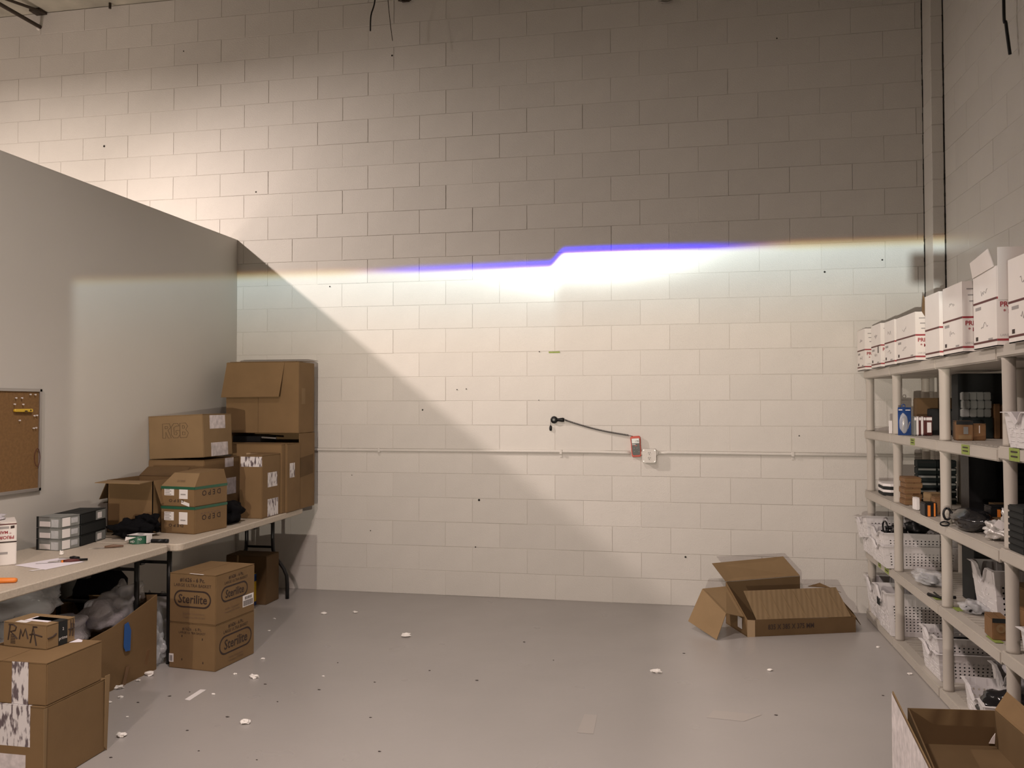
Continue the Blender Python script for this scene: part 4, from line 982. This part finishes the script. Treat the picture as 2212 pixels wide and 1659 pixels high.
# top right: basket overhanging the edge of the nearest unit
basket('white basket at the right edge overhanging the shelf, holding a glossy black pouch', 4.43, 4.80, -3.17, -2.90, T3 + .012, .150, 0, dip=('L', 'N'))
pch = tag(blob((4.62, -3.02, T3 + .190), (.07, .10, .085), .22, 1.8, 31, 4).build('black_pouch', M_poly, None, smooth=True), 'glossy black pouch standing in the white basket at the right edge', 'bag')
MB().slab([(4.66, -3.06, T3 + .16), (4.69, -3.06, T3 + .16), (4.675, -3.06, T3 + .18)], .003).build('yellow_corner', M_yellow, pch)
# level 1, far unit: two stacks of baskets
basket('lower far white basket on the second shelf up, against the back wall', 4.42, 4.80, -.43, -.13, T1, .150)
basket('tilted white basket piled on top of the far stack against the back wall', 4.39, 4.76, -.40, -.14, T1 + .135, .150, 4, -9)
basket('lower white basket beside the far stack, with ribbed front', 4.41, 4.875, -.87, -.46, T1, .150, 0)
basket('white basket nested on the one beside the far stack, dark goggles inside', 4.41, 4.875, -.865, -.47, T1 + .085, .150, 0)
gg = root('goggles', (4.52, -.66, T1 + .22), 'black goggles with a round strap lying in the nested white basket', 'goggles')
MB().tube([(4.475 + .0 * t, -.62 - .07 * math.cos(t * .524), T1 + .235 + .045 * math.sin(t * .524)) for t in range(13)], .006, 8).build('strap', M_black, gg, smooth=True)
tb = blob((4.55, -.69, T1 + .215), (.05, .07, .04), .25, 2, 5, 3).build('lens', M_poly, gg, smooth=True)
bag('tangle of dark connectors in the tilted far basket', (4.56, -.46, T1 + .19), (.06, .05, .035), M_black, 'connectors', seed=41, amp=.5, cat='parts', sub=3)
# level 1, second unit
bag('dark bundled cable heaped over the nested baskets behind the second post', (4.66, -.72, T1 + .26), (.06, .05, .055), M_black, 'cable_bundle', seed=44, amp=.4, cat='cable', sub=3)
bag('clear bag with a dark blue cable lying at the shelf edge', (4.555, -1.33, T1 + .040), (.085, .15, .040), M_clear, seed=46, amp=.25, flat=T1)
cb_ = root('cable_coil', (4.555, -1.33, T1), 'dark blue coiled cable inside the clear bag', 'cable')
MB().tube([(4.555 + (.055 - .0005 * t) * math.cos(t * .42), -1.33 + .11 * math.sin(t * .42), T1 + .012 + .0008 * t) for t in range(46)], .006, 6).build('loops', M_poly, cb_, smooth=True)
ck = root('metal_clip', (4.50, -1.74, T1), 'black folding tool lying on the shelf rim beside the third post', 'tool')
MB().tube([(4.46, -1.66, T1 + .008), (4.50, -1.76, T1 + .010), (4.53, -1.83, T1 + .008)], [.010, .006, .008], 8).build('handle', M_black, ck, smooth=True)
MB().tube([(4.49, -1.66, T1 + .018), (4.50, -1.74, T1 + .010), (4.56, -1.80, T1 + .024)], [.005, .004, .009], 8).build('handle', M_black, ck, smooth=True)
# level 1, third unit
basket('white basket deep in shadow at the back of the third unit', 4.60, 4.88, -2.25, -1.92, T1, .26, 0, nz=6)
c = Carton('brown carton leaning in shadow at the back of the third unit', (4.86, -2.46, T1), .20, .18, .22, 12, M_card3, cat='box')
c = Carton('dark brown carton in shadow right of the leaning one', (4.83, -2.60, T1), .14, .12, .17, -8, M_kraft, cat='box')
bag('clear bag of dark parts on the shelf beside the third post', (4.57, -2.05, T1 + .032), (.055, .085, .032), M_clear, seed=48, amp=.25, flat=T1)
bag('dark parts inside the clear bag beside the third post', (4.57, -2.05, T1 + .024), (.038, .06, .020), M_black, 'parts_bundle', seed=49, amp=.4, flat=T1 + .002, cat='parts', sub=3)
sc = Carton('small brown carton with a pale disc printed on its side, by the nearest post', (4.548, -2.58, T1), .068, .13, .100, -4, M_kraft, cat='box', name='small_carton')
MB().lathe((4.514, -2.5812, T1 + .055), [(.018, 0), (.020, .0012)], n=24, axis='Y').build('pale_disc', M_card2, sc.r)
MB().lathe((4.514, -2.5826, T1 + .055), [(.009, 0), (.009, .0010)], n=16, axis='Y').build('disc_centre', M_kraft, sc.r)
sc.cam('dark_band', 0, .080, .068, .020, M_darkbox)
c = Carton('second small brown carton behind the one with the pale disc', (4.72, -2.56, T1), .09, .10, .14, 10, M_kraft, cat='box', name='small_carton')
# level 1 nearest unit
basket('white basket cut by the right edge, half way up the nearest unit', 4.43, 4.80, -3.40, -3.03, T1 + .012, .165, 0)
# level 0
basket('tall white basket at floor level at the far end, dark window cut in its front', 4.44, 4.80, -.52, -.15, T0, .265, 0, nz=8, dip=('L', 'R'))
r_ = basket('second tall white basket at floor level from the back wall', 4.42, 4.875, -.88, -.53, T0, .285, 0, nz=9, dip=('L', 'R'))
MB().slab([(4.415, -.62, T0 + .16), (4.415, -.62, T0 + .21), (4.415, -.70, T0 + .21), (4.415, -.70, T0 + .16)], .002).build('label_window', M_darkbox, r_)
basket('lower of two nested white baskets at the near end of the second unit, bottom shelf', 4.47, 4.86, -1.79, -1.47, T0, .155, 0)
basket('upper of two nested white baskets at the near end of the second unit, bottom shelf', 4.47, 4.86, -1.785, -1.475, T0 + .085, .155, 0)
basket('white basket holding crinkled bags in the third unit, bottom shelf', 4.62, 4.88, -2.45, -2.14, T0, .23, 0, nz=4)
bag('crinkled clear bags heaped in the bottom shelf basket', (4.72, -2.36, T0 + .20), (.10, .12, .09), M_bubble, seed=52, amp=.35)
basket('front white basket on the bottom shelf holding a glossy bag and black cable', 4.46, 4.84, -2.62, -2.18, T0, .150, -6, dip=('R', 'L'), nz=3)
bag('glossy dark bag lying in the front bottom basket', (4.60, -2.47, T0 + .11), (.12, .13, .055), M_poly, seed=55, amp=.35)
cb_ = root('cable_coil', (4.76, -2.40, T0 + .14), 'black cable loops spilling over the front bottom basket', 'cable')
MB().tube([(4.76 + .07 * math.cos(t * .45) , -2.42 + .10 * math.sin(t * .45), T0 + .15 + .02 * math.sin(t * .9) + .0006 * t) for t in range(40)], .007, 6).build('loops', M_black, cb_, smooth=True)

# ------------------------------------------------------------------ goods on the second shelf from the top (level 3)
bp_ = root('blister_pack', (4.52, -1.13, T3), 'glossy blue blister pack standing at the front of the upper shelf', 'package')
MB().box(4.422, 4.500, -1.205, -1.200, T3, T3 + .175).build('backing_card', M_bluebox, bp_, bevel=.002)
blob((4.452, -1.220, T3 + .075), (.026, .022, .062), .10, 1.5, 61, 3).build('bubble', M_clear, bp_, smooth=True)
MB().tube([(4.447, -1.215, T3 + .03), (4.455, -1.217, T3 + .11)], .009, 10).build('lamp_body', M_alu, bp_, smooth=True)
MB().tube([(4.455 + .010 * math.cos(t * .524), -1.203, T3 + .184 + .010 * math.sin(t * .524)) for t in range(13)], .003, 6).build('hang_tab', M_bluebox, bp_)
decal('white_print', bp_, (4.466, -1.2058, T3 + .155), (.028, 0, 0), (0, 0, .005), M_label); decal('white_print', bp_, (4.426, -1.2058, T3 + .156), (.022, 0, 0), (0, 0, .006), M_label)
decal('picture', bp_, (4.474, -1.2058, T3 + .04), (.006, 0, .0), (.014, 0, .045), M_alu)
cols = [M_graybox, M_label, M_maroon, M_label, M_maroon, M_maroon]
for i in range(6):
    y = -1.25; x = 4.505 + i * .0135
    c = Carton(['grey narrow carton next to the blue blister pack', 'white narrow carton, second in the upper row', 'maroon narrow carton, third in the upper row', 'white narrow carton, fourth in the upper row',
                'maroon narrow carton, fifth in the upper row', 'maroon carton with a bright white panel ending the upper row'][i],
               (x + (.0125 if i < 5 else .036), y, T3), .0125 if i < 5 else .036, .10, .118, 0, cols[i], 'narrow cartons in the upper row', name='narrow_carton')
    c.cam('white_tab', .001, .095, (.0105 if i < 5 else .033), .018, M_label)
    if i == 5: c.cam('white_panel', .006, .02, .024, .062, M_label)
c = Carton('dark carton behind the blue blister pack', (4.89, -.995, T3), .30, .09, .235, 0, M_card3)
c = Carton('grey-topped carton behind the narrow carton row', (4.885, -1.09, T3), .24, .08, .165, 0, M_darkbox); c.cam('grey_strip', .12, .03, .10, .12, M_graybox)
# third unit, level 3
gi = 0
for k in range(3):
    for j in range(4):
        x = 4.655 + j * .0375 + .003 * (k % 2)
        c = Carton(['bottom', 'middle', 'top'][k] + ' row, ' + ['first', 'second', 'third', 'fourth'][j] + ' from the left, of the small grey cartons on the upper shelf', (x + .0355, -1.66, T3 + .121 + k * .0475), .0355, .05, .0465, 0, M_graybox, 'grey cartons stacked three high on the upper shelf', name='small_carton', top=False)
c = Carton('dark carton under the wall of grey cartons', (4.81, -1.665, T3), .16, .06, .120, 0, M_teal)
for i, (x, hh, lab) in enumerate(((4.848, .195, 'brown upright carton right of the grey carton wall'), (4.882, .19, 'last brown upright carton right of the grey carton wall'))):
    c = Carton(lab, (x - .002 + .0, -1.67, T3), .030, .07, hh, 0, M_kraft, name='narrow_carton')
c = Carton('brown carton with a grey window at the front of the upper shelf', (4.602, -1.985, T3), .080, .09, .105, -6, M_kraft, name='small_carton')
c.cam('window', .034, .035, .022, .038, M_graybox); c.cam('grey_band', 0, .085, .080, .020, M_darkbox); c.cam('pale_strip', .010, .008, .062, .022, M_card2)  # paler strip low on the carton face
c = Carton('brown carton right of the windowed one', (4.672, -1.965, T3), .066, .08, .090, 4, M_kraft, name='small_carton'); c.cam('white_scratch', .03, .04, .004, .04, M_label)
lb = root('price_label', (4.55, -1.83, T3), 'small white barcode label standing left of the windowed brown carton', 'label')
MB().box(4.538, 4.566, -1.885, -1.880, T3, T3 + .038).build('card', M_label, lb)
for q_ in range(5): MB().box(4.542 + q_ * .004, 4.544 + q_ * .004, -1.8862, -1.8852, T3 + .010, T3 + .031).build('barcode', M_grayprint, lb)
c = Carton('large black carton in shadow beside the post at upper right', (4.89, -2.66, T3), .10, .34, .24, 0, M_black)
# far unit level 3
tg = root('price_label', (4.50, -.83, T3), 'white tag peeping out left of the second post on the upper shelf', 'label'); MB().box(4.455, 4.475, -.840, -.836, T3 + .03, T3 + .085).box(4.455, 4.475, -.840, -.836, T3, T3 + .03).build('card', M_label, tg)

# ------------------------------------------------------------------ middle shelf (level 2)
G_TR = 'white and black trays stacked in the far unit'
for k in range(4):
    t = root('plastic_tray', (4.62, -.42, T2 + k * .021), ['lowest', 'second', 'third', 'top'][k] + ' tray of the short stack at the far end of the middle shelf', 'tray', G_TR)
    mm = M_label if k % 2 else M_darkbox
    MB().slab([(4.49, -.50, T2 + k * .021), (4.53, -.54, T2 + k * .021), (4.74, -.54, T2 + k * .021), (4.74, -.32, T2 + k * .021), (4.50, -.32, T2 + k * .021)], .019).build('tray_body', mm, t, bevel=.003)
for k, (dx, hh) in enumerate(((0, .0365), (.004, .0335), (-.003, .0365), (.006, .0335), (0, .033))):
    c = Carton(['bottom', 'second', 'middle', 'fourth', 'top'][k] + ' brown flat carton of the pile beside the second post', (4.583 + dx, -1.10, T2 + [0, .037, .071, .108, .142][k]), .098, .14, hh, 0, M_kraft, 'brown flat cartons in a pile on the middle shelf', name='flat_carton')
    c.cam('pale_edge', 0, hh * .55, .098, .007, M_card)
for j in range(2):
    for k in range(6):
        c = Carton(['lowest', 'second', 'third', 'fourth', 'fifth', 'topmost'][k] + ' dark flat case of six in the ' + ('left' if j == 0 else 'right') + ' column behind the brown pile',
                   (4.705 + j * .118, -.99, T2 + .0 + k * .047), .115, .08, .045, 0, M_teal, 'dark flat cases in two columns on the middle shelf', name='flat_case', top=False)
        c.cam('pale_stripe', .004, .026, .105, .012, M_darkbox if k == 5 else M_graybox)
    c = None
c = Carton('tilted brown and yellow carton lying against the pile on the middle shelf', (4.640, -1.36, T2), .085, .09, .105, 12, M_card2, name='small_carton')
c = Carton('row of white paper sleeves standing in front of the brown pile', (4.502, -1.36, T2), .024, .06, .075, 4, M_label, name='paper_sleeves')
c = Carton('black box with an orange stripe at the front of the middle shelf', (4.518, -1.645, T2), .066, .10, .075, 0, M_black, name='striped_box'); c.cam('orange_stripe', .014, 0, .015, .062, M_orange); c.cam('orange_stripe', .047, 0, .009, .075, M_orange)
c = Carton('small brown box on top of the dark pieces beside the orange striped box', (4.58, -1.56, T2), .05, .07, .10, 0, M_kraft, name='small_carton')
# third unit level 2
for k in range(6):
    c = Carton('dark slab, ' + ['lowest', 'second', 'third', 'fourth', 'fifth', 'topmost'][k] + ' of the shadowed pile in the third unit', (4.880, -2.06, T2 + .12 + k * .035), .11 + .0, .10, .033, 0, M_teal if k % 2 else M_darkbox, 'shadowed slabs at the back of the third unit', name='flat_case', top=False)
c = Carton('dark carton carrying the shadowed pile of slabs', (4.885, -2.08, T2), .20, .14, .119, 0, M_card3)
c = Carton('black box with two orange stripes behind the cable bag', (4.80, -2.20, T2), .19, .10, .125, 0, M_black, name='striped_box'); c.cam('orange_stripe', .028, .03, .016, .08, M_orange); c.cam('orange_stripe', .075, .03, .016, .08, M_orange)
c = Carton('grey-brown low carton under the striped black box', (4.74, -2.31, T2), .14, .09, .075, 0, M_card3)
cg = root('cable_bag', (4.53, -2.17, T2), 'glossy black bag of coiled cable with loops hanging over the middle shelf edge', 'bag')
blob((4.530, -2.17, T2 + .055), (.085, .185, .055), .12, 1.6, 71, 4, T2 + .001).build('bag_body', M_poly, cg, smooth=True)
MB().tube([(4.455 - .018 * math.sin(t * .524), -2.03 + .0 * t, T2 + .062 + .030 * math.cos(t * .524)) for t in range(13)], .006, 8).build('cable_loop', M_black, cg, smooth=True)
MB().tube([(4.443 - .022 * math.sin(t * .524), -2.03, T2 + .010 + .011 * math.cos(t * .524)) for t in range(13)], .0045, 8).build('cable_loop', M_black, cg, smooth=True)
mb_ = root('mailer_bag', (4.56, -2.56, T2), 'silvery white mailer bag with black lettering crumpled on the middle shelf', 'bag')
P = [(4.50, -2.54, T2 + .01), (4.62, -2.62, T2 + .005), (4.66, -2.60, T2 + .10), (4.63, -2.56, T2 + .175), (4.56, -2.53, T2 + .10)]
blob((4.545, -2.49, T2 + .045), (.060, .075, .045), .30, 2.2, 73, 4, T2 + .001).build('bag_body', M_silver, mb_, smooth=True)
blob((4.590, -2.48, T2 + .105), (.026, .03, .060), .45, 2.6, 75, 3).build('bag_neck', M_silver, mb_, smooth=True)
MB().slab([(4.490, -2.575, T2 + .080), (4.590, -2.585, T2 + .015), (4.612, -2.580, T2 + .042), (4.515, -2.570, T2 + .108)], .002).build('white_band', M_label, mb_)
text('DRIV', mb_, (4.592, -2.588, T2 + .045), (-.84, 0, .54), (-.54, 0, -.84), .030, M_ink, align='LEFT')
for k in range(7):
    c = Carton(['lowest', 'second', 'third', 'fourth', 'fifth', 'sixth', 'topmost'][k] + ' black slab case of the neat pile at the right edge', (4.72, -2.985 - .004 * (k % 2), T2 + .012 + k * .028), .255, .19, .0265, 0, M_darkbox, 'black slab cases piled at the right edge', name='flat_case', top=False)

# ------------------------------------------------------------------ big open carton by the back wall
fb = root('open_carton', (3.86, -.52, 0), 'long open cardboard box with splayed flaps on the floor by the back wall', 'box')
d_ = Vector((.942, .335, 0)); n_ = Vector((-.335, .942, 0)); O_ = Vector((3.53, -.83, 0)); L_, D_, H_ = .80, .36, .215
def fp(a, b, z): return O_ + d_ * a + n_ * b + Vector((0, 0, z))
MB().slab([fp(0, 0, 0), fp(L_, 0, 0), fp(L_, 0, .105), fp(0, 0, .115)], .005).build('front_panel', M_card3, fb)
MB().slab([fp(0, 0, .0), fp(0, D_, .0), fp(0, D_, .30), fp(0, 0, .115)], .005).build('side_panel', M_card, fb)
MB().slab([fp(L_, 0, .0), fp(L_, D_, .0), fp(L_, D_, .24), fp(L_, 0, .105)], .005).build('side_panel', M_card, fb)
MB().slab([fp(0, 0, .004), fp(L_, 0, .004), fp(L_, D_, .004), fp(0, D_, .004)], .004).build('bottom_panel', M_cardin, fb)
MB().slab([fp(0, D_, .0), fp(L_ * .72, D_, .0), fp(L_ * .72, D_, .325), fp(0, D_, .300)], .005).build('back_panel', M_cardin, fb)
MB().slab([fp(0, D_, .302), fp(L_ * .72, D_, .327), fp(L_ * .62, D_ + .10, .452), fp(-.08, D_ + .06, .425)], .005).build('flap', M_card2, fb, label='rear flap leaning toward the wall')
ff = MB().slab([fp(.07, .004, .112), fp(L_ - .03, .004, .106), fp(L_ - .07, .13, .285), fp(.03, .12, .285)], .005)
ff = ff.build('flap', M_corr, fb, label='ridged front flap leaning back')
for i in range(7):
    a0 = .13 + i * .088; MB().tube([fp(a0 + .03, .000, .125), fp(a0 - .005, .112, .277)], .0016, 5).build('ridge', M_card2, ff)
MB().slab([fp(-.005, .04, .125), fp(-.005, .34, .27), fp(-.20, .30, .268), fp(-.14, .02, .158)], .004).build('flap', M_card2, fb)
MB().slab([fp(-.14, .02, .158), fp(-.20, .30, .268), fp(-.33, .24, .058), fp(-.24, -.055, .004)], .004).build('flap', M_card2, fb, label='pale outer half of the left flap')
MB().slab([fp(L_ - .16, D_, .245), fp(L_, D_ - .02, .235), fp(L_ + .07, D_ - .06, .205), fp(L_ - .05, D_ + .03, .26)], .004).build('flap', M_card, fb)
MB().slab([fp(L_ + .002, D_ - .03, .235), fp(L_ + .002, .04, .13), fp(L_ + .10, .10, .02), fp(L_ + .145, D_ - .08, .045)], .004).build('flap', M_card3, fb)
MB().slab([fp(-.001, -.006, 0), fp(.055, -.006, 0), fp(.055, -.006, .112), fp(-.001, -.006, .118)], .001).build('clear_tape', M_tape, fb)
decal('white_label', fb, fp(-.0055, .14, .035), n_ * -.07, (0, 0, .075), M_label)
text('835 X 385 X 375 MM', fb, fp(.32, -.0065, .046), d_, (0, 0, 1), .048, M_ink, bold=.0008, wscale=.80)

# ------------------------------------------------------------------ open carton at the lower right
oc = root('open_carton', (4.1, -3.6, 0), 'open cardboard box at the lower right corner, left side covered in white printed tape', 'box')
A_, B_, C_, D2 = Vector((3.935, -3.27, 0)), Vector((4.262, -3.235, 0)), Vector((4.262, -3.86, 0)), Vector((3.865, -3.86, 0))
def hz(v, z): return Vector((v[0], v[1], z))
RZ_ = .405
MB().slab([hz(A_, 0), hz(B_, 0), hz(B_, RZ_), hz(A_, RZ_)], .005).build('far_panel', M_cardin, oc)
MB().slab([hz(B_, 0), hz(C_, 0), hz(C_, RZ_ + .02), hz(B_, RZ_)], .005).build('right_panel', M_cardin, oc)
MB().slab([hz(C_, 0), hz(D2, 0), hz(D2, RZ_), hz(C_, RZ_)], .005).build('near_panel', M_cardin, oc)
MB().slab([hz(D2, 0), hz(A_, 0), hz(A_, RZ_), hz(D2, RZ_)], .005).build('left_panel', M_cardin, oc)
MB().slab([hz(A_, .27), hz(B_, .27), hz(C_, .27), hz(D2, .27)], .004).build('inner_flap', M_cardin, oc)
lf = [Vector((3.905, -3.165, .0)), Vector((3.905, -3.165, .433)), Vector((3.855, -3.86, .41)), Vector((3.855, -3.86, .0))]
MB().slab(lf, .004).build('taped_panel', M_card2, oc)
MB().slab([p + Vector((-.0055, 0, 0)) for p in [Vector((3.905, -3.175, .03)), Vector((3.905, -3.175, .428)), Vector((3.855, -3.86, .408)), Vector((3.855, -3.86, .03))]], .001).build('printed_tape', M_ptape_p, oc, label='white tape with faint pink print')
MB().slab([hz(B_, RZ_), Vector((4.262, -3.86, RZ_ + .02)), Vector((4.335, -3.88, RZ_ + .05)), Vector((4.325, -3.18, RZ_ + .055))], .004).build('flap', M_card, oc)
MB().slab([Vector((4.225, -3.27, .29)), Vector((4.245, -3.27, .29)), Vector((4.248, -3.27, .33)), Vector((4.235, -3.27, .31))], .003).build('torn_bit', M_label, oc)

# ------------------------------------------------------------------ litter on the floor
rf = random.Random(11)
lit = [(0.0, -2.33, .030, 'largest white foam scrap beside the open carton of bubble wrap'), (0.0, -2.44, .014, 'round foam scrap below the open carton'), (-.02, -2.57, .026, 'long foam scrap below the open carton'), (.08, -2.70, .014, 'pinkish foam scrap left of the middle floor'),
       (.07, -2.78, .012, 'foam scrap beside the lower left stack'), (.55, -2.56, .010, 'tiny foam scrap right of the paper strip'), (.63, -2.26, .026, 'oval foam scrap in front of the basket cartons'), (.49, -2.22, .010, 'small foam scrap nearest the front of the basket cartons'),
       (.51, -1.92, .014, 'foam scrap right of the basket cartons'), (.12, -.99, .010, 'foam dot beside the blue and yellow box'), (.24, -1.31, .012, 'foam sliver right of the upper basket carton'), (.93, -2.91, .026, 'pair of joined foam scraps on the middle of the left floor'),
       (.43, -3.18, .026, 'curved foam scrap beside the lower left stack'), (.42, -.78, .020, 'foam scrap near the back wall, left of two'), (.64, -.70, .018, 'foam scrap near the back wall, right of two'), (1.23, -1.26, .034, 'white foam scrap left of the floor centre'),
       (2.94, -1.72, .028, 'white foam scrap on the right half of the floor'), (3.60, -1.56, .016, 'pale foam scrap in front of the long open box'), (4.40, -1.48, .016, 'foam scrap at the foot of the shelving'), (4.35, -.93, .012, 'foam dot at the foot of the second post'),
       (1.02, -2.16, .008, 'foam speck on the left floor'), (.30, -2.95, .008, 'foam speck right of the lower left stack')]
for i, (x, y, s_, lab) in enumerate(lit):
    tag(blob((x, y, s_ * .32), (s_, s_ * .7, s_ * .42), .45, 2.2, 100 + i, 2, .0004).build('foam_scrap', M_foam, None), lab, 'litter', 'white foam scraps scattered on the floor')
dk = [(1.60, -1.94), (2.05, -1.24), (1.92, -2.06), (1.52, -2.72), (1.71, -3.11), (1.09, -2.38), (.89, -3.26), (.54, -3.4), (4.16, -1.89), (.75, -2.35), (.95, -2.6), (1.35, -2.2), (2.3, -1.6), (2.6, -3.2), (.22, -2.75), (.40, -2.55), (.33, -2.63), (.80, -2.85), (3.55, -2.3), (3.1, -1.3), (1.0, -1.9), (1.2, -3.3), (.7, -3.05)]
for i, (x, y) in enumerate(dk):
    s_ = rf.uniform(.004, .010)
    tag(blob((x, y, .0012), (s_, s_ * .6, .0018), .4, 2.4, 200 + i, 2, .0003).build('dirt_fleck', M_dirt, None), 'dark fleck of dirt on the floor, ' + ('near the back wall' if y > -1.7 else 'in the middle distance' if y > -2.5 else 'toward the camera') + ', ' + ('left part' if x < .8 else 'left of centre' if x < 1.6 else 'centre' if x < 2.7 else 'right part'), 'litter', 'dark flecks on the floor')
def scrap(name, pts, lab, m_=M_tape2 if 'M_tape2' in globals() else M_label):
    return tag(MB().slab(pts, .0005).build(name, m_), lab, 'tape')
M_ftape = mat('floor_tape', (0.40, 0.37, 0.345), 0.3)
scrap('tape_scrap', [(2.575, -2.72, .0006), (2.655, -2.72, .0006), (2.650, -2.47, .0006), (2.585, -2.47, .0006)], 'short strip of clear tape stuck to the floor near the bottom centre', M_ftape)
scrap('tape_scrap', [(3.20, -2.40, .0006), (3.38, -2.42, .0006), (3.48, -2.31, .0006), (3.24, -2.29, .0006)], 'wider strip of clear tape stuck to the floor on the right', M_ftape)
scrap('paper_strip', [(.44, -2.66, .0006), (.475, -2.67, .0006), (.47, -2.50, .0006), (.435, -2.50, .0006)], 'narrow white paper strip on the floor in front of the basket cartons', M_label)

# ------------------------------------------------------------------ plain dark cartons added for unreadable goods, darkening the shelf backs
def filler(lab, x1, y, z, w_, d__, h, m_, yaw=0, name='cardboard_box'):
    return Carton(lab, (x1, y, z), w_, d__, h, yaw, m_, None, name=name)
filler('large added dark carton filling the back of the third unit, upper shelf', 4.90, -2.55, T3, .14, .30, .33, M_darkbox)
filler('added dark carton behind the cable bag, against the side wall', 4.90, -2.60, T2, .17, .30, .30, M_darkbox)
filler('added dark carton filling the near end of the second unit, middle shelf', 4.90, -1.855, T2, .28, .14, .36, M_black)
filler('added dark grey carton behind the wall of small grey cartons, upper shelf', 4.90, -1.600, T3, .25, .12, .37, M_darkbox)
filler('wide added dark carton at the back of the second unit, second shelf up', 4.90, -1.855, T1, .26, .20, .34, M_darkbox)
filler('added black carton at the back of the third unit, second shelf up', 4.90, -2.74, T1, .10, .12, .33, M_black)
filler('added dark carton at the back of the nearest unit, upper shelf', 4.90, -3.50, T3 + .014, .08, .60, .34, M_card3)
filler('added dark carton at the back of the nearest unit, middle shelf', 4.90, -3.50, T2 + .014, .14, .66, .34, M_black)
filler('added dark carton at the back of the nearest unit, second shelf up', 4.90, -3.50, T1 + .014, .09, .60, .34, M_black)
filler('added dark carton at the back of the nearest unit, bottom shelf', 4.90, -3.50, T0, .30, .60, .36, M_card3)

# ------------------------------------------------------------------ phone on an added, unseen tripod, where the picture is taken from (its shadow falls in the right corner)
tp_ = root('phone_tripod', (3.10, -6.90, 0), 'thin black tripod added out of view behind the viewpoint with a clamp on top', 'tripod')
MB().tube([(3.10, -6.93, .45), (3.10, -6.93, 1.50)], .011, 10).build('column', M_leg, tp_)
MB().box(3.085, 3.115, -6.945, -6.828, 1.50, 1.528).build('clamp', M_leg, tp_, bevel=.003)
for a in (90, 210, 330):
    MB().tube([(3.10, -6.93, .95), (3.10 + .42 * math.cos(R(a)), -6.93 + .42 * math.sin(R(a)), .008)], .009, 8).build('leg', M_leg, tp_)
ph = root('smartphone', (3.10, -6.82, 1.57), 'dark smartphone held level in the tripod clamp, facing the wall', 'phone')
MB().box(3.020, 3.178, -6.826, -6.818, 1.5295, 1.608).build('phone_body', M_black, ph, bevel=.003, seg=2)
for i, (pt, lab) in enumerate(CONT):                                   # one label per added dark heap, taken from its basket
    wds = ('dark contents added in the ' + lab.replace(',', '')).split()
    pt['label'] = ' '.join(wds[:16])
